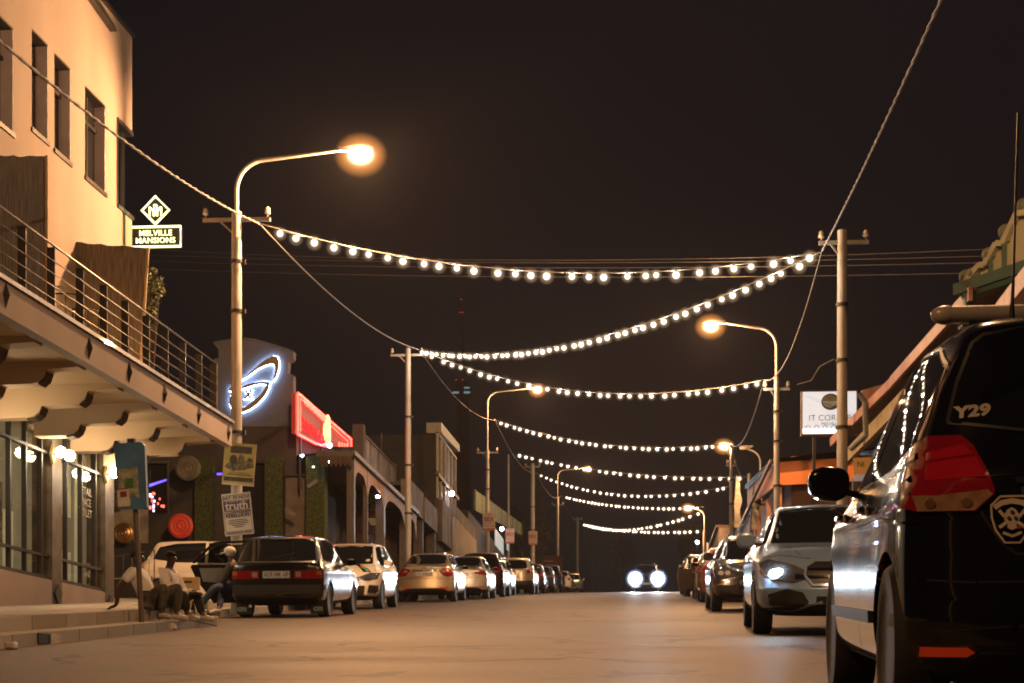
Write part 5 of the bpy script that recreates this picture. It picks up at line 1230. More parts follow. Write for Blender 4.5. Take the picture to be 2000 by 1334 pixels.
GOLF = dict(L=3.80, W=1.61, wr=.29, ya=-1.20, wb=2.40, crease=.80, cf=.05, cr=.03, rf=.03, rr=.02, gap=.05, st=[
 (-1.86,.38,.93,.80,.86,.90),(-1.85,.30,.97,.84,.88,.935),(-1.82,.25,.985,.86,.88,.96),(-1.76,.22,.99,.87,.84,1.00),(-1.50,.20,1,.88,.745,1.33),(-1.44,.20,1,.88,.735,1.375),(-1.3,.20,1,.88,.74,1.395),(-.6,.20,1,.88,.76,1.41),(-.05,.20,1,.88,.75,1.395),(.10,.20,1,.88,.74,1.36),(.62,.20,1,.88,.82,.97),(.72,.20,1,.88,.86,.925),(1.1,.21,.99,.84,.88,.89),(1.6,.24,.98,.80,.88,.85),(1.78,.27,.96,.76,.86,.80),(1.84,.34,.92,.70,.82,.74)])
SEDAN = dict(L=4.45, W=1.73, wr=.31, ya=-1.38, wb=2.60, crease=.80, cf=.28, cr=.16, rf=.08, rr=.05, st=[
 (-2.22,.42,.88,.84,.70,.93),(-2.20,.30,.94,.88,.74,1.00),(-2.12,.25,.97,.90,.76,1.045),(-1.98,.23,.98,.91,.76,1.06),(-1.62,.20,.99,.92,.72,1.09),(-1.50,.20,1,.92,.70,1.14),(-.95,.19,1,.92,.64,1.40),(-.80,.19,1,.92,.64,1.435),(-.3,.19,1,.91,.66,1.465),(.2,.19,1,.90,.66,1.455),(.42,.19,1,.90,.65,1.42),(1.12,.19,1,.88,.72,1.03),(1.24,.19,1,.86,.76,.985),(1.6,.20,.98,.80,.76,.92),(1.98,.23,.95,.72,.72,.82),(2.14,.28,.90,.64,.70,.73),(2.19,.34,.86,.58,.66,.66)])
SUV = dict(L=4.4, W=1.80, wr=.35, ya=-1.36, wb=2.64, crease=.9, cf=.24, cr=.14, rf=.08, rr=.05, st=[
 (-2.18,.45,.92,1.00,.76,1.08),(-2.16,.36,.96,1.03,.78,1.12),(-2.10,.32,.98,1.05,.76,1.17),(-2.0,.30,.99,1.05,.72,1.25),(-1.80,.28,1,1.05,.67,1.56),(-1.72,.28,1,1.05,.665,1.62),(-1.3,.28,1,1.04,.68,1.655),(-.5,.28,1,1.03,.69,1.67),(.2,.28,1,1.02,.68,1.65),(.40,.28,1,1.02,.66,1.60),(1.00,.28,1,1.0,.74,1.15),(1.12,.28,1,.99,.78,1.09),(1.6,.29,.98,.93,.78,1.02),(1.98,.32,.95,.84,.74,.92),(2.12,.36,.90,.76,.72,.82),(2.17,.42,.86,.70,.66,.74)])
def std_glass(c, kind):
    if kind == 'hatch':
        c.patch('windscreen', [(-.60,1.00),(-.50,1.40),(-.25,1.425),(.25,1.425),(.50,1.40),(.60,1.00),(.3,.99),(-.3,.99)], 'f', CGLASS, .004)
        c.patch('rear_window', [(-.58,1.02),(-.49,1.36),(-.3,1.40),(.3,1.40),(.49,1.36),(.58,1.02),(.4,.99),(-.4,.99)], 'r', CGLASS, .004)
        c.side_glass([(-1.0,.985),(-1.52,1.06),(-1.40,1.32),(-1.05,1.40),(-.5,1.42),(-.42,1.42),(-.42,.98)]); c.side_glass([(-.36,.98),(-.36,1.42),(.08,1.40),(.30,1.36),(.86,1.0),(.6,.965)])
        for yy in (-.39,.62,-1.12): c.line([(yy,.95),(yy+.0,.45),(yy+(.08 if yy>0 else 0),.30)], 'R'); c.line([(yy,.95),(yy,.45),(yy+(.08 if yy>0 else 0),.30)], 'L')
    elif kind == 'sedan':
        c.patch('windscreen', [(-.64,1.00),(-.52,1.36),(-.25,1.40),(.25,1.40),(.52,1.36),(.64,1.00),(.3,1.0),(-.3,1.0)], 'f', CGLASS, .004)
        c.patch('rear_window', [(-.62,1.13),(-.50,1.37),(-.3,1.40),(.3,1.40),(.50,1.37),(.62,1.13),(.3,1.11),(-.3,1.11)], 'r', CGLASS, .004)
        c.side_glass([(-1.30,1.0),(-1.05,1.26),(-.80,1.36),(-.34,1.39),(-.34,.97)]); c.side_glass([(-.28,.965),(-.28,1.39),(.16,1.385),(.40,1.34),(.96,1.0),(.7,.95)])
        for yy in (-.31,.74,-1.05): c.line([(yy,.93),(yy,.45),(yy+.05,.28)], 'R'); c.line([(yy,.93),(yy,.45),(yy+.05,.28)], 'L')
    elif kind == 'suv':
        c.patch('windscreen', [(-.66,1.13),(-.54,1.54),(-.25,1.58),(.25,1.58),(.54,1.54),(.66,1.13),(.3,1.12),(-.3,1.12)], 'f', CGLASS, .004)
        c.patch('rear_window', [(-.60,1.18),(-.52,1.48),(-.3,1.53),(.3,1.53),(.52,1.48),(.60,1.18),(.4,1.15),(-.4,1.15)], 'r', CGLASS, .004)
        c.side_glass([(-1.2,1.10),(-1.75,1.2),(-1.60,1.48),(-1.2,1.56),(-.42,1.59),(-.42,1.09)]); c.side_glass([(-.36,1.09),(-.36,1.59),(.14,1.575),(.36,1.53),(.92,1.12),(.7,1.07)])
        for yy in (-.39,.70,-1.2): c.line([(yy,1.04),(yy,.5),(yy+.05,.36)], 'R'); c.line([(yy,1.04),(yy,.5),(yy+.05,.36)], 'L')
def mx(p): return [(-a, b) for a, b in p]
def both(c, name, p, side, mat, **k): return c.patch(name, p, side, mat, **k), c.patch(name, mx(p), side, mat, **k)
# ---- black old hatchback, rear towards us
def black_hatch():
    c = Car(GOLF, 'parked_car', 'old black hatchback parked on the left with its left rear door open and mud flaps', (-6.22, 31.9), R(-.6), 'cars parked on the left', paint('gloss_black', (.003,.003,.004), .0, .2))
    RB = CGLASS
    c.patch('rear_window', [(-.66,.985),(-.575,1.31),(-.5,1.335),(.5,1.335),(.575,1.31),(.66,.985),(.6,.97),(-.6,.97)], 'r', CGLASS, .005)
    c.line([(-.68,.96),(-.59,1.33),(-.5,1.36),(.5,1.36),(.59,1.33),(.68,.96),(.6,.945),(-.6,.945)], 'r', .02, 'window_rubber', TRIM, .006, closed=True)
    c.patch('windscreen', [(-.68,.97),(-.57,1.33),(.57,1.33),(.68,.97)], 'f', CGLASS, .004)
    c.side_glass([(-1.10,.94),(-1.42,.97),(-1.30,1.28),(-1.12,1.32)]); c.side_glass([(-1.05,.94),(-1.06,1.32),(-.42,1.345),(-.42,.94)]); c.side_glass([(-.34,.94),(-.34,1.345),(-.02,1.33),(.10,1.29),(.50,.97)])
    for a in ([(-1.08,.92),(-1.08,1.34),(-.38,1.36),(-.38,.92)], [(-.36,.92),(-.36,1.36),(.1,1.33),(.54,.94)]): c.line(a, 'R', .014, 'window_rubber', CHROME, .004)
    for yy in (-.38,.56,-1.0): c.line([(yy,.90),(yy,.30)], 'R'); c.line([(yy,.9),(yy,.3)], 'L')
    for sg in (-1, 1):
        o = c.patch('tail_lamp', [(sg*.775,.66),(sg*.775,.80),(sg*.30,.80),(sg*.30,.66)], 'r', REDL, .016)
        c.patch('reverse_lamp', [(sg*.42,.69),(sg*.42,.775),(sg*.33,.775),(sg*.33,.69)], 'r', CLRL, .022, parent=o)
        c.patch('indicator', [(sg*.77,.72),(sg*.77,.79),(sg*.68,.79),(sg*.68,.72)], 'r', M('indicator_amber',(.4,.12,.03),.2,coat=1), .022, parent=o)
        c.patch('lamp_divider', [(sg*.56,.665),(sg*.56,.795),(sg*.55,.795),(sg*.55,.665)], 'r', TRIM, .024, parent=o)
        MB().box(sg*.62-.13 if sg < 0 else sg*.62-.09, sg*.62+.13, -1.62,-1.60,.06,.34).build('mud_flap', TRIM, c.t)
        text_mb('CITI', .085, .004, .006).xf(Matrix.Translation((sg*.66,-1.625,.14))).build('lettering', M('flap_text',(.30,.40,.40),.5), c.t)
    c.patch('rear_bumper', [(-.80,.40),(-.80,.56),(.80,.56),(.80,.40)], 'r', TRIM, .07, th=.06)
    c.patch('tailgate_garnish', [(-.26,.655),(-.26,.805),(.26,.805),(.26,.655)], 'r', TRIM, .010)
    c.plate('r', .73, 'XCR 048  GP', .46, .115)
    c.line([(-.72,.94),(-.74,.62),(.74,.62),(.72,.94)], 'r')
    MB().bar((-.1,-1.86,1.02),(.34,-1.80,1.10),.02,.012).build('rear_wiper', TRIM, c.t)
    MB().box(-.17,.17,-1.50,-1.46,1.335,1.35).build('brake_lamp', M('brake_lamp_off',(.12,.12,.12),.3), c.t)
    MB().tube([(.0,-1.25,1.40),(.0,-1.45,1.62)], .004, 5).build('antenna', TRIM, c.t)
    c.wheels(RIMM, 5); c.mirrors(.42, .93, TRIM, .8); c.handle(-.55,.82); c.handle(.4,.82)
    MB().tube([(-.45,-1.90,.20),(-.45,-1.7,.20)], .03, 10).build('exhaust', CHROME, c.t)
    # open left rear door, swung out
    W2 = Matrix.Translation((-.80,-.36,0))@Matrix.Rotation(R(-70), 4, 'Z')@Matrix.Diagonal((1,1.5,1,1))
    fr = MB(); out = [(0,.24),(0,1.33),(-.42,1.30),(-.66,1.0),(-.70,.88),(-.62,.62),(-.52,.42),(-.44,.24)]
    inn = [(-.05,.92),(-.05,1.28),(-.39,1.25),(-.60,1.0),(-.62,.92)]
    # panel below the belt and window frame bars
    fr.prism([(b_, z) for b_, z in ((0,.24),(0,.92),(-.68,.92),(-.70,.88),(-.62,.62),(-.52,.42),(-.44,.24))], -.03, .03, 'x')
    q = [(0,.92),(0,1.33),(-.42,1.30),(-.67,.95)]
    for (a, b_), (a2, b2) in zip(q, q[1:]): fr.bar((0,a,b_),(0,a2,b2),.04,.05,(1,0,0))
    fr.xf(W2); d = fr.build('rear_door', c.col, c.t)
    MB().prism([(a, b_) for a, b_ in inn], -.004, .004, 'x').xf(W2).build('door_glass', clear_glass('door_glass_tint', (.35,.37,.38)), d)
    MB().prism([(-.04,.56),(-.04,.86),(-.60,.86),(-.56,.62)], .03, .045, 'x').xf(W2).build('door_card', M('grey_door_card',(.20,.21,.20),.85), d)
    # parcel shelf silhouettes behind the glass are left out: the glass is dark
    return c
black_hatch()
def common_rear(c, kind, lamp, plate_z, ptxt, ref=None, wr_col=None):
    std_glass(c, kind); both(c, 'tail_lamp', lamp, 'r', REDL, off=.014, cell=.04)
    c.plate('r', plate_z, ptxt)
    if ref: both(c, 'reflector', ref, 'r', REDF, off=.012)
    c.patch('rear_valance', [(-.62,.27),(-.66,.34),(-.5,.40),(.5,.40),(.66,.34),(.62,.27)] if kind != 'suv' else [(-.8,.40),(-.82,.58),(.82,.58),(.8,.40)], 'r', TRIM, .01)
def gold_sedan():
    c = Car(SEDAN, 'parked_car', 'champagne gold sedan parked on the left, rear lamps and pale number plate towards us', (-6.46, 54.4), 0, 'cars parked on the left', paint('champagne', (.55,.43,.28), .55, .3))
    common_rear(c, 'sedan', [(.80,.76),(.82,.90),(.80,.97),(.62,1.0),(.44,.96),(.42,.90),(.50,.84),(.56,.77),(.66,.74)], .82, 'CW 10 PN GP', [(.68,.385),(.68,.43),(.42,.43),(.44,.385)])
    both(c, 'lamp_insert', [(.62,.85),(.60,.93),(.50,.91),(.52,.87)], 'r', CLRL, off=.02)
    c.patch('boot_chrome', [(-.36,.895),(-.34,.945),(.34,.945),(.36,.895)], 'r', CHROME, .018)
    c.line([(-.60,1.03),(-.58,.78),(-.46,.70),(.46,.70),(.58,.78),(.60,1.03)], 'r'); c.line([(-.86,.66),(-.6,.68),(.6,.68),(.86,.66)], 'r')
    c.line([(-.36,.90),(-.42,.74),(.42,.74),(.36,.90)], 'r', .008)
    text_mb('H', .07, .004, .004).xf(Matrix.Translation((0,c.cast(0,.99,'r')[0].y-.012,.99))).build('emblem', CHROME, c.t)
    c.wheels(RIMM, 7); c.mirrors(.68,1.0,None,.8); c.handle(-.5,.84); c.handle(.35,.84)
    MB().prism([(0,0),(.12,0),(.02,.09)], -.01,.01,'x').xf(Matrix.Translation((0,-.75,1.44))).build('shark_fin', TRIM, c.t)
gold_sedan()
def beige_sedan():
    c = Car(SEDAN, 'parked_car', 'silver beige sedan parked on the left right behind the gold one, swept tail lamps', (-6.10, 61.4), 0, 'cars parked on the left', paint('silver_beige', (.48,.44,.36), .5, .3))
    common_rear(c, 'sedan', [(.82,.80),(.83,.92),(.66,.97),(.50,.93),(.42,.86),(.60,.82)], .83, '', [(.72,.40),(.72,.43),(.58,.43),(.58,.40)])
    c.line([(-.60,1.03),(-.60,.72),(.60,.72),(.60,1.03)], 'r'); c.wheels(RIMM, 6); c.mirrors(.68,1.0,None,.8); c.handle(-.5,.84); c.handle(.35,.84)
beige_sedan()
def generic(kind, sp, col, X, Yc, rz, label, rear=True, group='cars parked on the left', lampcol=None, plate='', name='parked_car'):
    c = Car(sp, name, label, (X, Yc), rz, group, col); std_glass(c, kind)
    hb = .14 if kind == 'suv' else 0
    both(c, 'tail_lamp', [(.80,.80+hb),(.82,.97+hb),(.62,1.0+hb),(.56,.92+hb),(.62,.80+hb)], 'r', REDL, off=.014)
    both(c, 'headlamp', [(.80,.60+hb),(.80,.72+hb),(.60,.74+hb),(.44,.66+hb),(.46,.60+hb)], 'f', lampcol or HEADL, off=.014)
    c.patch('grille', [(-.40,.46+hb),(-.42,.62+hb),(.42,.62+hb),(.40,.46+hb)], 'f', TRIM, .012)
    c.patch('lower_grille', [(-.5,.30+hb),(-.55,.40+hb),(.55,.40+hb),(.5,.30+hb)], 'f', TRIM, .012)
    c.plate('r', .80, ''); c.plate('f', .42+hb, '')
    c.patch('rear_valance', [(-.62,.27+hb),(-.66,.40+hb),(.66,.40+hb),(.62,.27+hb)], 'r', TRIM, .01)
    c.wheels(); c.mirrors(.66, 1.0+hb, None, .85); c.handle(-.5,.84+hb); c.handle(.4,.84+hb)
    return c
generic('suv', SUV, paint('dark_maroon', (.045,.012,.012), .4), -6.15, 68.3, 0, 'dark maroon tall car parked on the left beyond the beige sedan')
generic('hatch', HATCH, paint('mustard', (.40,.30,.13), .4), -6.3, 74.0, math.pi, 'mustard hatchback facing us between the maroon car and a beige van', rear=False)
c7 = generic('suv', SUV, paint('beige_van', (.42,.37,.27), .35), -5.85, 81.6, 0, 'beige tall car parked on the left with a wide dark rear bumper')
c7.patch('rear_bumper', [(-.88,.36),(-.88,.62),(.88,.62),(.88,.36)], 'r', TRIM, .04)
generic('hatch', HATCH, paint('jet_black', (.012,.012,.014), .3), -5.75, 89.5, 0, 'black hatchback parked on the left past the beige tall car')
generic('sedan', SEDAN, paint('dark_grey', (.05,.05,.055), .5), -5.75, 98.5, 0, 'dark grey sedan parked far along the left kerb')
generic('suv', SUV, paint('blue_black', (.018,.02,.035), .4), -5.8, 108, 0, 'blue black tall car parked far along the left kerb')
generic('sedan', SEDAN, paint('white_far', (.50,.47,.42), .1), -5.75, 121, 0, 'white sedan parked near the crest on the left')
generic('hatch', HATCH, paint('silver_far', (.38,.36,.33), .6), -5.55, 136, math.pi, 'silver hatchback facing us at the crest with one amber lamp lit', rear=False, lampcol=None)
MBo = MB().ball((0,0,0), .07, 8, 6).build('indicator_lamp', glow('amber_lamp', (1,.38,.05), 60), bpy.data.objects['parked_car.009'] if 'parked_car.009' in bpy.data.objects else None, True)
MBo.location = (-.62, 1.93, .70)
generic('suv', SUV, paint('far_grey', (.10,.10,.10), .5), -5.9, 146, 0, 'grey tall car behind the silver hatchback at the crest')
# white hatch facing us behind the black one
def white_front():
    c = Car(HATCH, 'parked_car', 'white hatchback facing us on the left behind the black one, sticker on its windscreen', (-6.66, 40.6), math.pi+R(1), 'cars parked on the left', paint('pure_white', (.62,.58,.50), 0, .3))
    std_glass(c, 'hatch')
    for sg in (-1, 1):
        o = c.patch('headlamp', [(sg*.76,.66),(sg*.80,.80),(sg*.60,.80),(sg*.36,.70),(sg*.38,.63),(sg*.60,.62)], 'f', HEADL, .014)
        c.patch('lamp_strip', [(sg*.74,.655),(sg*.74,.675),(sg*.40,.655),(sg*.40,.635)], 'f', CHROME, .02, parent=o)
        c.patch('fog_grille', [(sg*.78,.34),(sg*.78,.52),(sg*.60,.54),(sg*.56,.36)], 'f', TRIM, .014)
    c.patch('grille', [(-.34,.60),(-.36,.71),(.36,.71),(.34,.60)], 'f', TRIM, .012); c.patch('lower_grille', [(-.5,.30),(-.52,.52),(.52,.52),(.5,.30)], 'f', TRIM, .012)
    c.line([(-.72,.80),(-.66,.90),(-.62,.98)], 'f'); c.line([(.72,.80),(.66,.90),(.62,.98)], 'f')
    c.plate('f', .50, '')
    # dark shiny decal on the bonnet and licence disc
    c.patch('bonnet_decal', [(-.62,1.50),(-.28,1.15),(-.20,1.15),(-.46,1.62)], 't', M('decal_dark',(.02,.02,.02),.15,coat=1), .004)
    for k, cc in enumerate(((.10,.35,.45),(.08,.30,.10),(.35,.35,.08),(.40,.12,.05))):
        c.patch('decal_stripe', [(-.57+k*.05,1.49-k*.055),(-.53+k*.05,1.44-k*.055),(-.49+k*.05,1.50-k*.055),(-.53+k*.05,1.56-k*.055)], 't', M('decal_colour%d'%k, cc, .3), .009)
    c.patch('licence_disc', [(-.47+.05*math.cos(a),1.08+.03*math.sin(a)) for a in [math.pi*i/6 for i in range(12)]], 'f', M('disc_paper',(.55,.50,.35),.6), .012)
    c.wheels(RIMM, 5); c.mirrors(.70,.99,None,.95); c.handle(-.5,.84); c.handle(.4,.84)
white_front()
def white_side():
    c = Car(HATCH, 'parked_car', 'white hatchback parked sideways in the side street behind the seated people', (-8.95, 38.1, -.02), R(-84), 'cars parked on the left', paint('cream_white', (.60,.56,.48), 0, .32))
    c.t.rotation_euler = (0, 0, R(-84)); std_glass(c, 'hatch')
    c.patch('roof_panel', [(-.46,-1.45),(-.48,.1),(.48,.1),(.46,-1.45)], 't', TRIM, .006)
    pass
    both(c, 'headlamp', [(.76,.66),(.78,.78),(.56,.78),(.40,.68)], 'f', HEADL, off=.014)
    c.plate('r', .62, ''); c.wheels(RIMM, 5); c.mirrors(.66,.99,None,.9); c.handle(-.5,.84); c.handle(.4,.84)
white_side()
# ---- car with blazing headlights at the crest
def oncoming():
    c = Car(SUV, 'oncoming_car', 'dark tall car driving towards us over the crest with blazing white headlights', (.05, 108.0), math.pi, None, paint('oncoming_dark', (.01,.01,.012), .2)); std_glass(c, 'suv')
    c.patch('grille', [(-.42,.60),(-.42,.80),(.42,.80),(.42,.60)], 'f', TRIM, .012); c.plate('f', .5, '')
    HLM = halo_shell('beam_glare', (.85,.93,1), (.35,.50,1), 260, 26, .9, 2.4)  # headlight glare painted as an oversized glowing ball
    for sg in (-1, 1):
        o = c.patch('headlamp', [(sg*.80,.66),(sg*.82,.84),(sg*.58,.88),(sg*.46,.80),(sg*.48,.68)], 'f', HEADL, .014)
        MB().ball((sg*.66, c.cast(sg*.66,.78,'f')[0].y+.03, .78), .60, 24, 16, (1,.7,1)).build('beam_halo', HLM, o, True)
        cone_light('beam', (sg*.66, 2.35, .80), 9000, (.78,.88,1), 30, .08, c.t, (R(88.5),0,0), 1)
    c.wheels(RIMD, 5); c.mirrors(.68,1.12,TRIM,1.1)
oncoming()
# ---- right hand parked cars
def silver_saloon():
    c = Car(dict(SEDAN, W=1.81, L=4.68, wr=.33, ya=-1.46, wb=2.84, cf=.34, rf=.16, st=[(y*1.055, a, b, d, e_, f_) for y, a, b, d, e_, f_ in SEDAN['st']]), 'parked_car', 'pale silver saloon facing us on the right with one white headlamp lit', (2.10, 21.3), math.pi-R(1.2), 'cars parked on the right', paint('iridium_silver', (.26,.40,.64), .5, .28))
    c.patch('windscreen', [(-.68,1.00),(-.55,1.36),(-.25,1.40),(.25,1.40),(.55,1.36),(.68,1.00),(.3,1.0),(-.3,1.0)], 'f', CGLASS, .004)
    c.line([(-.68,1.00),(-.55,1.37),(-.25,1.41),(.25,1.41),(.55,1.37),(.68,1.00)], 'f', .02, 'window_chrome', CHROME, .008)
    c.patch('rear_window', [(-.62,1.13),(-.50,1.37),(.50,1.37),(.62,1.13)], 'r', CGLASS, .004)
    c.side_glass([(-1.36,1.0),(-1.1,1.26),(-.84,1.36),(-.36,1.39),(-.36,.97)]); c.side_glass([(-.30,.965),(-.30,1.39),(.16,1.385),(.42,1.34),(1.0,1.0),(.7,.95)])
    for yy in (-.33,.80,-1.05): c.line([(yy,.93),(yy,.45),(yy+.05,.28)], 'R'); c.line([(yy,.93),(yy,.45),(yy+.05,.28)], 'L')
    for sg in (-1, 1):
        o = c.patch('headlamp', [(sg*.83,.66),(sg*.84,.78),(sg*.74,.82),(sg*.50,.76),(sg*.34,.68),(sg*.34,.61),(sg*.50,.57),(sg*.72,.60)], 'f', HEADL, .016, .03)
        c.patch('lamp_reflector', [(sg*.48,.60),(sg*.48,.66),(sg*.38,.645),(sg*.37,.61)], 'f', CHROME, .022, parent=o)
        if sg > 0:
            h = c.cast(sg*.655,.66,'f')[0]; MB().ball((sg*.655,h.y+.0,.665), 1, 16, 10, (.085,.05,.045)).build('lit_lens', glow('dipped_beam', (.66,.87,1), 420), o, True)
            pass
        c.patch('air_intake', [(sg*.74,.32),(sg*.76,.44),(sg*.56,.50),(sg*.40,.46),(sg*.34,.36),(sg*.42,.30)], 'f', TRIM, .012)
        c.line([(sg*.80,.28),(sg*.5,.26),(sg*.32,.33),(sg*.2,.36)], 'f', .022, 'bumper_blade', c.col, .03)
    c.patch('grille', [(-.30,.54),(-.38,.64),(-.36,.74),(-.26,.80),(.26,.80),(.36,.74),(.38,.64),(.30,.54)], 'f', TRIM, .012)
    c.line([(-.30,.54),(-.38,.64),(-.36,.74),(-.26,.80),(.26,.80),(.36,.74),(.38,.64),(.30,.54)], 'f', .025, 'grille_frame', c.col, .022, closed=True)
    for z in (.63,.71): c.line([(-.35,z),(.35,z)], 'f', .02, 'grille_bar', CHROME, .03)
    yb = c.cast(0,.67,'f')[0].y+.04
    b = MB(); b.tube([(.09*math.cos(a), yb, .67+.09*math.sin(a)) for a in [math.pi*i/10 for i in range(21)]], .009, 6)
    for k in range(3): a = math.pi/2+k*2*math.pi/3; b.tube([(0,yb,.67),(.088*math.cos(a),yb,.67+.088*math.sin(a))], [.014,.004], 6)
    b.build('star_emblem', CHROME, c.t)
    c.patch('lower_grille', [(-.28,.27),(-.26,.42),(.26,.42),(.28,.27)], 'f', TRIM, .01)
    for sg in (-1,1): c.line([(sg*.80,.83),(sg*.62,.86),(sg*.40,.83),(sg*.30,.82)], 'f', .007); c.line([(sg*.40,.86),(sg*.52,.97)], 'f', .007)
    c.wheels(RIMM, 5, style=1); c.mirrors(.78,1.02,None,1.15, arm=.06); c.handle(-.5,.84); c.handle(.4,.84)
    lw = M('seat_silhouette',(.02,.022,.022),.8)
silver_saloon()
def dark_saloon():
    c = Car(dict(SEDAN, W=1.88, L=4.9, wr=.34, ya=-1.5, wb=3.0, cf=.30, rf=.18, st=[(y*1.10, a, b, d, e_, f_) for y, a, b, d, e_, f_ in SEDAN['st']]), 'parked_car', 'dark grey sports saloon with an oval grille on the right, plate starting K7', (2.16, 35.6), math.pi, 'cars parked on the right', paint('gunmetal', (.05,.047,.045), .6, .22))
    c.patch('windscreen', [(-.70,1.00),(-.57,1.35),(-.25,1.39),(.25,1.39),(.57,1.35),(.70,1.00),(.3,1.0),(-.3,1.0)], 'f', CGLASS, .004)
    c.patch('rear_window', [(-.62,1.13),(-.50,1.37),(.50,1.37),(.62,1.13)], 'r', CGLASS, .004)
    c.side_glass([(-1.36,1.0),(-1.1,1.26),(-.84,1.36),(-.36,1.39),(-.36,.97)]); c.side_glass([(-.30,.965),(-.30,1.39),(.16,1.385),(.42,1.34),(1.0,1.0),(.7,.95)])
    for sg in (-1, 1):
        o = c.patch('headlamp', [(sg*.84,.70),(sg*.84,.82),(sg*.74,.84),(sg*.52,.72),(sg*.50,.66),(sg*.66,.65)], 'f', HEADL, .016, .03)
        for x in (.76,.64): c.patch('projector', [(sg*x+.05*math.cos(a), .725+.045*math.sin(a)) for a in [math.pi*i/5 for i in range(10)]], 'f', CLRL, .024, parent=o)
        c.patch('air_intake', [(sg*.80,.30),(sg*.80,.44),(sg*.58,.42),(sg*.56,.32)], 'f', TRIM, .012)
    g = [(.46*math.cos(a), .55+.15*math.sin(a)) for a in [math.pi*i/10 for i in range(20)]]; c.patch('grille', g, 'f', TRIM, .012); c.line(g, 'f', .016, 'grille_ring', CHROME, .02, closed=True)
    c.line([(0,.42),(0,.68)], 'f', .03, 'grille_trident', CHROME, .03)
    c.line([(-.75,.25),(.75,.25)], 'f', .014, 'splitter_trim', CHROME, .02)
    c.plate('f', .345, 'K7', .48); c.wheels(RIMD, 7); c.mirrors(.78,1.02,None,1.0, arm=.05)
    c.line([(-.64,.83),(-.30,.93),(0,.95),(.30,.93),(.64,.83)], 'f', .007)
dark_saloon()
generic('hatch', HATCH, paint('copper_red', (.34,.12,.06), .4), 2.28, 49.5, 0, 'copper red hatchback, rear lamp towards us, on the right behind the sports saloon', group='cars parked on the right')
c9 = generic('hatch', HATCH, paint('pale_gold', (.45,.38,.26), .5), 2.35, 57.5, 0, 'pale gold hatchback on the right with its driver door standing open over the road', group='cars parked on the right')
W2 = Matrix.Translation((-.80,.62,0))@Matrix.Rotation(R(-32), 4, 'Z')
d = MB().prism([(0,.30),(0,.96),(-.0,.97),(-.98,.95),(-1.0,.6),(-.92,.30)], -.03, .03, 'x').xf(W2).build('open_door', paint('door_dark', (.10,.09,.08), .3), c9.t)  # door panel darker than the body
q = [(0,.95),(-.42,1.36),(-.90,1.38),(-1.0,.95)]; fr = MB()
for a, b in zip(q, q[1:]): fr.bar((0,a[0],a[1]),(0,b[0],b[1]),.03,.04,(1,0,0))
fr.xf(W2).build('door_frame', TRIM, d)
generic('sedan', SEDAN, paint('far_dark', (.06,.06,.06), .4), 2.25, 66, 0, 'dark sedan on the right beyond the open car door', group='cars parked on the right')
generic('suv', SUV, paint('far_pale', (.35,.33,.30), .3), 2.35, 76, math.pi, 'pale tall car on the right facing us, farthest of the right row', rear=False, group='cars parked on the right')
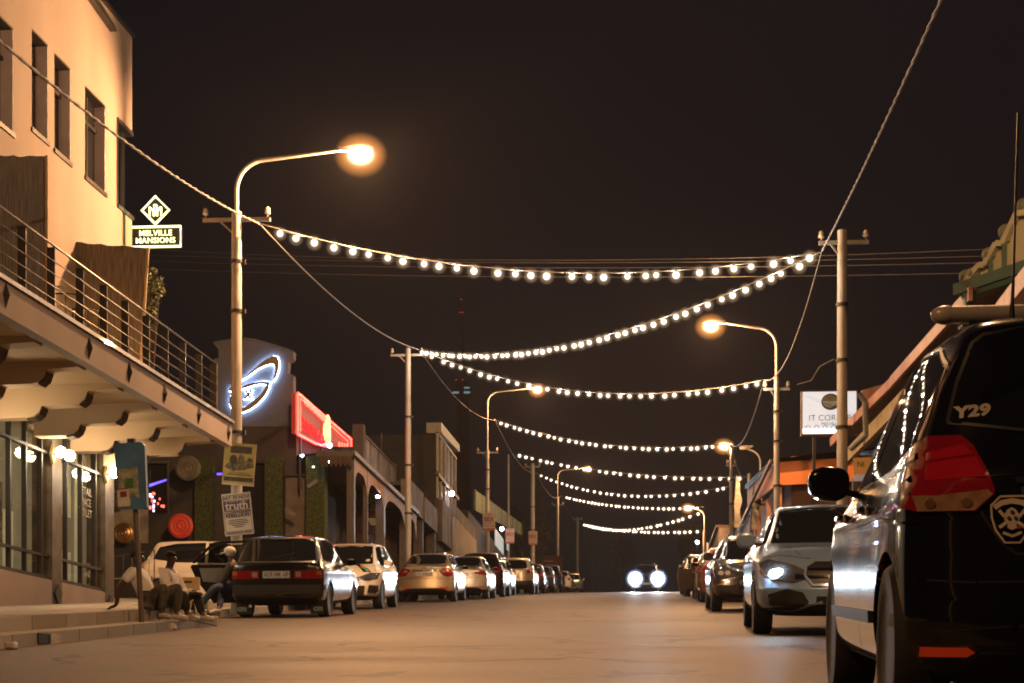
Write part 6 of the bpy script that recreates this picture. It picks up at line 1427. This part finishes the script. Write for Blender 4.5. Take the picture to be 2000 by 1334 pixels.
# ---- near black hatchback filling the right edge
def near_car():
    st = []
    for y, zb, w, zb2, we, zt in HATCH['st']:
        up = .10*min(1, max(0, (zt-.98)/.45)); st.append((y, zb, w, zb2+.03, we, zt+up+.02))
    sp = dict(HATCH, st=st, wr=.33, crease=.86, cr=.20)
    DK = paint('deep_black', (.006,.006,.009), .1, .16)
    c = Car(sp, 'parked_car', 'black hatchback filling the right edge, Y29 on its rear window, light bar on the roof', (1.775, 8.35), R(-1.0), 'cars parked on the right', DK)
    t = c.t
    c.patch('windscreen', [(-.60,1.05),(-.50,1.50),(.50,1.50),(.60,1.05)], 'f', CGLASS, .004)
    rg = [(-.64,1.17),(-.60,1.32),(-.54,1.47),(-.50,1.50),(-.3,1.53),(.3,1.53),(.50,1.50),(.54,1.47),(.60,1.32),(.64,1.17),(.4,1.13),(-.4,1.13)]
    rw = c.patch('rear_window', rg, 'r', CGLASS, .006, .04)
    c.line(rg, 'r', .012, 'window_rubber', TRIM, .008, closed=True, parent=rw)
    for side in 'RL':
        for o_ in ([(-.98,1.03),(-1.50,1.12),(-1.42,1.38),(-1.05,1.48),(-.5,1.52),(-.42,1.52),(-.42,1.02)], [(-.36,1.02),(-.36,1.52),(.08,1.50),(.28,1.44),(.86,1.05),(.6,1.005)]): c.patch('side_window', o_, side, CGLASS, .004, .06)
        c.line([(-1.52,1.05),(-.9,.985),(.9,.985)], side, .016, 'window_trim', CHROME, .010)
        c.line([(-1.52,1.12),(-1.43,1.40),(-1.05,1.505),(-.4,1.545),(.1,1.525),(.32,1.45)], side, .014, 'window_trim', TRIM, .010)
        c.line([(-1.7,.80),(-1.0,.84),(.9,.83)], side, .01, 'body_crease', DK, .012)
        for yy in (-.39,.62,-1.12): c.line([(yy,.98),(yy,.45),(yy+.06,.30)], side)
        c.patch('side_moulding', [(-1.0,.42),(-1.0,.47),(.95,.47),(.95,.42)], side, TRIM, .02)
    for sg in (-1, 1):
        o = c.patch('tail_lamp', [(sg*a, b) for a, b in ((.80,1.10),(.70,1.125),(.60,1.118),(.565,1.08),(.53,.985),(.508,.915),(.51,.895),(.57,.838),(.76,.842),(.815,.86),(.825,.97))], 'r', REDL, .016, .03, th=.03)
        c.patch('lamp_lower', [(sg*a, b) for a, b in ((.76,.842),(.575,.84),(.515,.896),(.53,.913),(.62,.905),(.70,.897),(.775,.90))], 'r', M('lamp_amber_clear', (.50,.30,.17), .12, .2, .2, scale=20, coat=1), .021, .03, parent=o)
        c.patch('lamp_upper', [(sg*a, b) for a, b in ((.715,1.06),(.595,1.085),(.57,1.045),(.72,1.03))], 'r', M('lamp_red_bright', (.30,.006,.008), .15, 0, .1, coat=1, emit=(1,.01,.02), es=.05), .022, .03, parent=o)
        c.patch('lamp_upper', [(sg*a, b) for a, b in ((.72,1.02),(.56,1.035),(.535,.96),(.73,.955))], 'r', M('lamp_red_bright', (.30,.006,.008)), .020, .03, parent=o)
        for xx in (.72, .60): c.patch('bulb_holder', [(sg*xx+.018*math.cos(a), .868+.018*math.sin(a)) for a in [math.pi*i/5 for i in range(10)]], 'r', M('bulb_brown', (.16,.07,.03), .3), .026, .03, parent=o)
        c.patch('reflector', [(sg*.81,.335),(sg*.80,.352),(sg*.60,.352),(sg*.575,.335),(sg*.60,.318),(sg*.80,.315)], 'r', REDF, .018, .03)
        o = c.patch('headlamp', [(sg*.76,.66),(sg*.80,.80),(sg*.60,.80),(sg*.38,.66)], 'f', HEADL, .014)
    c.line([(-.545,.86),(-.55,.83),(-.49,.73),(-.44,.685),(-.30,.675),(.30,.675),(.44,.685),(.49,.73),(.55,.83),(.545,.86)], 'r', .010)
    c.line([(-.83,.60),(-.60,.585),(.60,.585),(.83,.60)], 'r', .008); c.line([(-.80,.40),(-.45,.43),(.45,.43),(.80,.40)], 'r', .008)
    c.line([(-.46,.42),(-.34,.60)], 'r', .012, 'bumper_crease', DK, .010); c.line([(.46,.42),(.34,.60)], 'r', .012, 'bumper_crease', DK, .010)
    c.patch('diffuser', [(-.60,.24),(-.56,.33),(.56,.33),(.60,.24)], 'r', TRIM, .012)
    b = MB(); y0 = c.cast(0,.93,'r')[0].y
    c.patch('boot_highlight', [(-.44,.935),(-.44,.955),(.44,.955),(.44,.935)], 'r', CHROME, .016, .04)  # chrome strip put in for a highlight across the boot
    c.patch('plate_recess', [(-.40,.74),(-.42,.92),(.42,.92),(.40,.74)], 'r', TRIM, .006, .05)
    c.plate('r', .82, '', .5); 
    # white Y29 decal on the glass
    tm = text_mb('Y29', .066, .002, .0035, spacing=1.05); h0 = c.cast(-.555,1.205,'r')[0]; h1 = c.cast(-.555,1.26,'r')[0]; pit = math.atan2(h1.y-h0.y, h1.z-h0.z); hx = c.cast(-.50,1.205,'r')[0]; yw = math.atan2(hx.y-h0.y, hx.x-h0.x)
    tm.xf(Matrix.Translation((-.555,h0.y-.012,1.205))@Matrix.Rotation(yw,4,'Z')@Matrix.Rotation(-pit,4,'X')@Matrix.Rotation(R(-4),4,'Y')@Matrix.Diagonal((1.15,1,1,1))); tm.build('lettering', M('decal_white', (.62,.56,.46), .5), t)
    # shield emblem with ribbon and crossed figure
    CR = M('decal_cream', (.66,.56,.42), .5); cx, cz = -.452, .805
    S = lambda pts: [(cx+a*.068, cz+b*.082) for a, b in pts]
    sh = S([(-.55,1),(.55,1),(1,.62),(.98,.1),(.8,-.45),(.36,-1),(-.36,-1),(-.8,-.45),(-.98,.1),(-1,.62)])
    c.line(sh, 'r', .007, 'shield_outline', CR, .014, closed=True)
    c.line(S([(-.85,.52),(-.5,.72),(0,.80),(.5,.72),(.85,.52)]), 'r', .019, 'ribbon', CR, .012)
    c.line(S([(-.62,.40),(-.35,.12)]), 'r', .011, 'crossed_arm', CR, .012); c.line(S([(.62,.40),(.35,.12)]), 'r', .011, 'crossed_arm', CR, .012)
    c.line(S([(-.62,-.34),(-.1,-.02)]), 'r', .012, 'crossed_arm', CR, .012); c.line(S([(.62,-.34),(.1,-.02)]), 'r', .012, 'crossed_arm', CR, .012)
    c.patch('mask_figure', S([(-.2,.42),(0,.52),(.2,.42),(.34,.2),(.36,-.02),(.2,-.14),(.22,-.36),(0,-.46),(-.22,-.36),(-.2,-.14),(-.36,-.02),(-.34,.2)]), 'r', CR, .012, .02)
    for a, b_ in ((-.0,.32),(-.16,.06),(.16,.06)): c.patch('mask_eye', S([(a+.09*math.cos(k), b_+.08*math.sin(k)) for k in [math.pi*i/4 for i in range(8)]]), 'r', TRIM, .018, .02)
    c.patch('small_red_mark', S([(.2,-.42),(.5,-.38),(.46,-.28),(.24,-.3)]), 'r', M('mark_red', (.35,.02,.06), .5), .016, .02)
    c.line(S([(-.45,-.56),(0,-.72),(.45,-.56)]), 'r', .010, 'ribbon', CR, .012)
    c.wheels(RIMM, 5); c.mirrors(.42,1.03,DK,1.05, arm=.03); 
    for yy, sg in ((-.62,1),(.40,1)):
        for side, s2 in (('R',1),('L',-1)):
            h, _ = c.cast(yy,.885,side); MB().tube([(h.x,yy-.10,.885),(h.x+s2*.035,yy-.07,.888),(h.x+s2*.035,yy+.07,.888),(h.x,yy+.10,.885)],.015,8).build('door_handle', DK, t, 'all')
            MB().ball((h.x+s2*.012,yy-.10,.885),.022,10,8,(.6,1,1)).build('lock_barrel', CHROME, t, True)
    # roof light bar and whip antenna
    LB = M('light_bar_lens', (.80,.76,.66), .28, .5, .08, scale=6, coat=1); zt = 1.705
    MB().tube([(-.50,-.55,zt),(.50,-.55,zt)], .038, 20).build('light_bar', LB, t, True)
    for sg in (-1,1):
        MB().ball((sg*.50,-.55,zt),.041,14,10,(1.6,1,1)).build('light_bar_cap', M('frosted_cap', (.55,.52,.45), .3, coat=1), t, True)
        MB().box(sg*.36-.05,sg*.36+.05,-.58,-.52,1.58,zt-.03).build('bar_mount', TRIM, t)
    MB().box(-.44,.44,-.60,-.50,zt-.055,zt-.045).build('bar_base', CHROME, t)
    a = MB(); a.tube([(-.335,-1.15,1.57),(-.335,-1.15,1.66),(-.332,-1.15,1.75)],[.014,.008,.006],8); a.tube([(-.332,-1.15,1.75),(-.325,-1.16,2.38)],.005,6); a.build('whip_antenna', TRIM, t, True)
    MB().bar((-.05,-2.0+.16,1.14),(.42,-1.72,1.24),.022,.014).build('rear_wiper', TRIM, t)
    # roof spoiler lip
    c.patch('roof_spoiler', [(-.52,-1.62),(-.55,-1.50),(.55,-1.50),(.52,-1.62)], 't', DK, .02, .06)
near_car()
# ------------------------------------------------------------------ people on the kerb
SKIN = M('dark_skin', (.055,.028,.018), .5, var=.08, scale=10)
def skin_mesh(name, nodes, edges, mat, parent, sub=2, root=0, smooth=True):
    """nodes: list of ((x,y,z), radius or (rx,ry))"""
    me = bpy.data.meshes.new(name); me.from_pydata([n[0] for n in nodes], edges, []); me.update()
    o = bpy.data.objects.new(name, me); COL.objects.link(o)
    o.modifiers.new('skin', 'SKIN'); 
    sv = me.skin_vertices[0].data if me.skin_vertices else None
    if sv is None:
        bm = bmesh.new(); bm.from_mesh(me); bm.verts.layers.skin.verify(); bm.to_mesh(me); bm.free(); sv = me.skin_vertices[0].data
    for i, n in enumerate(nodes):
        r = n[1]; sv[i].radius = (r, r) if not isinstance(r, tuple) else r; sv[i].use_root = (i == root)
    m = o.modifiers.new('sub', 'SUBSURF'); m.levels = sub; m.render_levels = sub
    dg = bpy.context.evaluated_depsgraph_get(); me2 = bpy.data.meshes.new_from_object(o.evaluated_get(dg)); o.modifiers.clear(); o.data = me2
    me2.materials.clear(); me2.materials.append(mat); me2.polygons.foreach_set('use_smooth', [True]*len(me2.polygons)); o.parent = parent; return o
def person(label, loc, rz, J, shirt, trousers, shoe, long_sleeve=False, group=None, cap=None, hair=True, shorts=False):
    """J: joints in metres, local x = the way the person faces, y = their left, z up"""
    t = thing('person', label, 'person', loc, rz, group=group); V = lambda k: Vector(J[k])
    nodes = []; edges = []; idx = {}
    def nd(k, p, r): idx[k] = len(nodes); nodes.append((tuple(p), r)); return idx[k]
    def ed(a, b): edges.append((idx[a], idx[b]))
    nd('pelvis', V('pelvis'), (.13,.10)); nd('waist', V('pelvis').lerp(V('chest'), .45), (.12,.09)); nd('chest', V('chest'), (.14,.105)); nd('neck', V('neck'), .052)
    hd = V('head'); fw = (V('look')).normalized(); up = (hd-V('neck')).normalized()
    nd('skull', hd, (.080,.088)); nd('jaw', hd-up*.062+fw*.025, (.052,.05)); nd('crown', hd+up*.055, (.066,.074))
    ed('pelvis','waist'); ed('waist','chest'); ed('chest','neck'); ed('neck','jaw'); ed('jaw','skull'); ed('skull','crown')
    nd('nose', hd+fw*.098-up*.012, .014); ed('skull','nose')
    for s, sd in (('l', 1), ('r', -1)):
        nd('sh'+s, V('sh'+s), .052); nd('el'+s, V('el'+s), .038); nd('wr'+s, V('wr'+s), .026); ed('chest','sh'+s); ed('sh'+s,'el'+s); ed('el'+s,'wr'+s)
        d = (V('hd'+s)-V('wr'+s)).normalized(); nrm = d.cross(Vector((0,0,1))); nrm = nrm.normalized() if nrm.length > .1 else Vector((0,1,0)); pal = V('wr'+s)+d*.06
        nd('pa'+s, pal, (.036,.018)); ed('wr'+s,'pa'+s)
        for k in range(4):
            a = pal+nrm*(k-1.5)*.019+d*.028; L_ = (.034,.040,.038,.030)[k]; dn = Vector((0,0,-.012))
            nd('f%d%s0'%(k,s), a, .0095); nd('f%d%s1'%(k,s), a+d*L_+dn, .009); nd('f%d%s2'%(k,s), a+d*L_*1.6+dn*3.2, .0075)
            ed('pa'+s,'f%d%s0'%(k,s)); ed('f%d%s0'%(k,s),'f%d%s1'%(k,s)); ed('f%d%s1'%(k,s),'f%d%s2'%(k,s))
        nd('t0'+s, pal-d*.02+nrm*.04*sd, .011); nd('t1'+s, pal+d*.02+nrm*.058*sd, .009); ed('pa'+s,'t0'+s); ed('t0'+s,'t1'+s)
        nd('hp'+s, V('hp'+s), .085); nd('kn'+s, V('kn'+s), .055); nd('an'+s, V('an'+s), .036); nd('to'+s, V('to'+s), .032)
        ed('pelvis','hp'+s); ed('hp'+s,'kn'+s); ed('kn'+s,'an'+s); ed('an'+s,'to'+s)
    skin_mesh('body', nodes, edges, SKIN, t)
    # ears
    # shirt
    n2 = [(J['pelvis'], (.155,.125)), (tuple(V('pelvis').lerp(V('chest'), .5)), (.15,.12)), (J['chest'], (.165,.13)), (tuple(V('chest').lerp(V('neck'), .72)), .075)]; e2 = [(0,1),(1,2),(2,3)]
    for s in 'lr':
        i = len(n2); n2.append((J['sh'+s], .075)); e2.append((2,i))
        if long_sleeve: n2 += [(J['el'+s], .056), (tuple(V('el'+s).lerp(V('wr'+s), .93)), .040)]; e2 += [(i,i+1),(i+1,i+2)]
        else: n2.append((tuple(V('sh'+s).lerp(V('el'+s), .62)), .062)); e2.append((i,i+1))
    skin_mesh('shirt', n2, e2, shirt, t)
    n3 = [(tuple(V('pelvis')+Vector((0,0,.02))), (.15,.12))]; e3 = []
    for s in 'lr':
        i = len(n3); n3 += [(J['hp'+s], .10), (tuple(V('hp'+s).lerp(V('kn'+s), .55)), .088), (J['kn'+s], .073), (tuple(V('kn'+s).lerp(V('an'+s), .5)), .063), (tuple(V('kn'+s).lerp(V('an'+s), .92)), .055)]; e3 += [(0,i),(i,i+1),(i+1,i+2),(i+2,i+3),(i+3,i+4)]
    skin_mesh('trousers', n3, e3, trousers, t)
    for s in 'lr':
        a, b = V('an'+s), V('to'+s); d = (b-a); d.z = 0; d.normalize()
        skin_mesh('shoe', [(tuple(a-d*.04+Vector((0,0,-.03))), .042), (tuple(a+d*.05+Vector((0,0,-.03))), .044), (tuple(b), (.040,.034)), (tuple(b+d*.05+Vector((0,0,-.008))), (.034,.026))], [(0,1),(1,2),(2,3)], shoe, t)
    if hair:
        h = MB().ball((0,0,0), .094, 20, 14, (.94,.86,.92)); h.f = [f for f in h.f if sum(h.v[i][2] for i in f)/len(f) > -.02+.9*max(0, sum(h.v[i][0] for i in f)/len(f))]
        q = Vector((1,0,0)).rotation_difference(Vector((fw.x,fw.y,0)).normalized()).to_matrix().to_4x4()
        h.xf(Matrix.Translation(hd+up*.022-fw*.008)@q); h.build('hair', M('black_hair',(.010,.009,.008),.9,bump=.3,scale=30), t, 'all')
    for s in (-1, 1):
        side = fw.cross(up).normalized()*s
        MB().ball(hd+side*.078-up*.012-fw*.005, .022, 8, 6, (.7,.5,1.2)).build('ear', SKIN, t, 'all')
        MB().ball(hd+side*.030+fw*.078+up*.004, .011, 8, 6).build('eye', M('eye_dark',(.03,.02,.02),.2), t, 'all')
    if cap:
        MB().ball(hd+up*.03, .108, 16, 10, (1,1,.85)).build('cap', cap, t, True)
        b = MB().box(-.06,.06,-.07,.07,-.008,.008); q = Vector((1,0,0)).rotation_difference(fw).to_matrix().to_4x4(); b.xf(Matrix.Translation(hd+up*.03+fw*.13)@q); b.build('cap_peak', cap, t, bevel=.01)
    return t
WT = M('white_tee', (.72,.72,.71), .85, var=.08, scale=5, bump=.2); WS = M('white_sweater', (.74,.71,.69), .9, var=.06, scale=5, bump=.2)
CAMO = M('camo_trousers', (.10,.09,.07), .9, var=.5, scale=16, c2=(.03,.028,.024)); BLK = M('black_trousers', (.012,.012,.014), .85)
JEAN = M('blue_jeans', (.035,.06,.12), .9, var=.35, scale=8, bump=.2); SHOE = M('white_shoe', (.50,.48,.46), .6, var=.15); SLID = M('dark_slide', (.03,.03,.035), .5)
def seat_pt(px, py, D): return at(px, py, D=D)
p = seat_pt(292, 1400, 22.9); zg = zr(p.y)+.27
person('person in a white T-shirt and camouflage trousers leaning back on one arm', (p.x,p.y,zg), R(-2), dict(
 pelvis=(0,0,.11), chest=(-.13,0,.40), neck=(-.17,0,.53), head=(-.16,0,.655), look=(1,-.1,-.02),
 shl=(-.16,.19,.46), ell=(-.02,.25,.28), wrl=(.16,.16,.27), hdl=(.24,.12,.26),
 shr=(-.17,-.19,.46), elr=(-.33,-.24,.25), wrr=(-.36,-.22,.045), hdr=(-.46,-.22,.0),
 hpl=(.04,.10,.11), knl=(.34,.16,.30), anl=(.30,.14,-.06), tol=(.42,.16,-.11), hpr=(.04,-.10,.11), knr=(.25,-.16,.29), anr=(.20,-.14,-.06), tor=(.31,-.17,-.11)), WT, CAMO, SHOE, group='people sitting on the kerb')
p = seat_pt(334, 1400, 24.0); zg = zr(p.y)+.27
person('seated person in a white sweater and black trousers with hands joined over the knees', (p.x,p.y,zg), R(-6), dict(
 pelvis=(0,0,.10), chest=(-.03,0,.40), neck=(-.03,0,.535), head=(-.01,0,.655), look=(1,-.25,-.05),
 shl=(-.03,.19,.46), ell=(.10,.24,.22), wrl=(.30,.06,.22), hdl=(.38,.02,.21),
 shr=(-.03,-.19,.46), elr=(.06,-.25,.20), wrr=(.29,-.04,.19), hdr=(.37,-.0,.19),
 hpl=(.03,.10,.10), knl=(.30,.14,.20), anl=(.40,.12,-.10), tol=(.52,.13,-.15), hpr=(.03,-.10,.10), knr=(.24,-.15,.17), anr=(.28,-.14,-.10), tor=(.40,-.16,-.15)), WS, BLK, SHOE, True, group='people sitting on the kerb')
q_ = at(452, 1400, D=31.4); zg = zr(q_.y)
person('person in blue jeans and a white cap sitting in the doorway of the black car', (q_.x,q_.y,zg), R(180), dict(
 pelvis=(-.06,0,.50), chest=(-.04,.0,.84), neck=(-.01,0,.98), head=(.02,0,1.12), look=(1,.3,-.3),
 shl=(-.02,.19,.90), ell=(.08,.20,.64), wrl=(.22,.10,.55), hdl=(.30,.06,.53),
 shr=(-.02,-.19,.90), elr=(.10,-.2,.64), wrr=(.22,-.08,.56), hdr=(.30,-.04,.54),
 hpl=(.04,.12,.48), knl=(.20,.36,.50), anl=(.47,.48,.13), tol=(.58,.52,.07), hpr=(.04,-.08,.48), knr=(.13,.08,.47), anr=(.12,.42,.11), tor=(.24,.5,.05)), M('grey_top',(.06,.055,.05),.9), JEAN, SHOE, True, group='people sitting on the kerb', cap=M('cap_white',(.55,.55,.50),.8))
def loose_things():
    P = at(340, 1225, X=-5.78); o = MB().lathe([(.03,0),(.042,.10),(.045,.105),(.03,.112)], n=16).xf(Matrix.Rotation(R(80),4,'X')).build('paper_cup', SHOE, smooth=True); o.location = (P.x,P.y,zr(P.y)+.045); tag(o, 'crumpled white paper cup lying in the gutter by the feet', 'cup')
    P = at(377, 1208, X=-6.08); t = thing('bottle', 'brown glass bottle standing on the kerb tread beside the shoes', 'bottle', (P.x,P.y,zr(P.y)+.125))
    MB().lathe([(.03,0),(.033,.02),(.033,.13),(.013,.18),(.012,.23)], n=14).build('glass', M('bottle_glass',(.14,.06,.02),.08,coat=1), t, True); MB().lathe([(.0335,.05),(.0335,.11)], n=14).build('bottle_label', SHOE, t, True)
    P = at(372, 1180, D=27.2); t = thing('carton', 'cream carton with black printed wheel drawing standing behind the seated people', 'box', (P.x,P.y,zr(P.y)+.27), R(8))
    MB().box(-.13,.13,0,.14,0,.42).build('box_body', M('carton_cream',(.60,.42,.22),.8,var=.1), t, bevel=.006)
    K = M('carton_print',(.03,.025,.02),.7); b = MB(); b.tube([(.06*math.cos(a),-.008,.15+.06*math.sin(a)) for a in [math.pi*i/10 for i in range(21)]], .007, 5); b.build('printed_wheel', K, t)
    for i in range(3):
        a = math.pi*i/3; MB().bar((-.05*math.cos(a),-.008,.15-.05*math.sin(a)),(.05*math.cos(a),-.008,.15+.05*math.sin(a)),.008,.008,(0,1,0)).build('printed_spoke', K, t)
    MB().box(-.10,.02,-.006,-.001,.33,.36).build('printed_line', K, t)
    # drain inlet and stones at the kerb
    P = at(86, 1246, X=-5.92); t = thing('drain_inlet', 'small dark square drain hole in the kerb face', 'drain', (P.x,P.y,zr(P.y)))
    MB().box(-.02,.006,-.17,.17,.01,.11).build('opening', SEAM, t); b = MB(); b.box(-.01,.012,.19,.5,.0,.122); b.build('patch_stone', M('pale_patch',(.42,.40,.36),.85,var=.2), t)
    P = at(22, 1252, X=-5.80); o = MB().box(-.05,.05,-.06,.06,0,.07).build('litter_paper', SHOE, bevel=.02); o.location = (P.x,P.y,zr(P.y)); tag(o, 'scrap of white paper in the gutter at the left edge', 'litter')
loose_things()
# unseen street lamps beyond the view; they light near fronts and the right gable
lamp_post(-16000, -7.37, -10870, -17900, 'unseen street lamp at the left kerb nearest the viewer, above the pavement', 1400, 7.2, .105, cross=(-.6,.6,7.0), D=1.5)
lamp_post(2200, 3.52, 1750, -900, 'unseen street lamp at the right kerb nearest the viewer, beside the corner shop', 2800, 6.6, .12)
# ------------------------------------------------------------------ night air
def haze(density=.00033, g=.0):
    m = bpy.data.materials.new('haze_air'); m.use_nodes = True; t = m.node_tree; t.nodes.clear()
    o = t.nodes.new('ShaderNodeOutputMaterial'); v = t.nodes.new('ShaderNodeVolumePrincipled')
    v.inputs['Color'].default_value = (.86,.84,.88,1); v.inputs['Density'].default_value = density; v.inputs['Anisotropy'].default_value = g
    t.links.new(v.outputs[0], o.inputs['Volume'])
    ob = MB().box(-320, 320, -30, 560, -5, 130).build('haze', m); ob['kind'] = 'stuff'
haze()
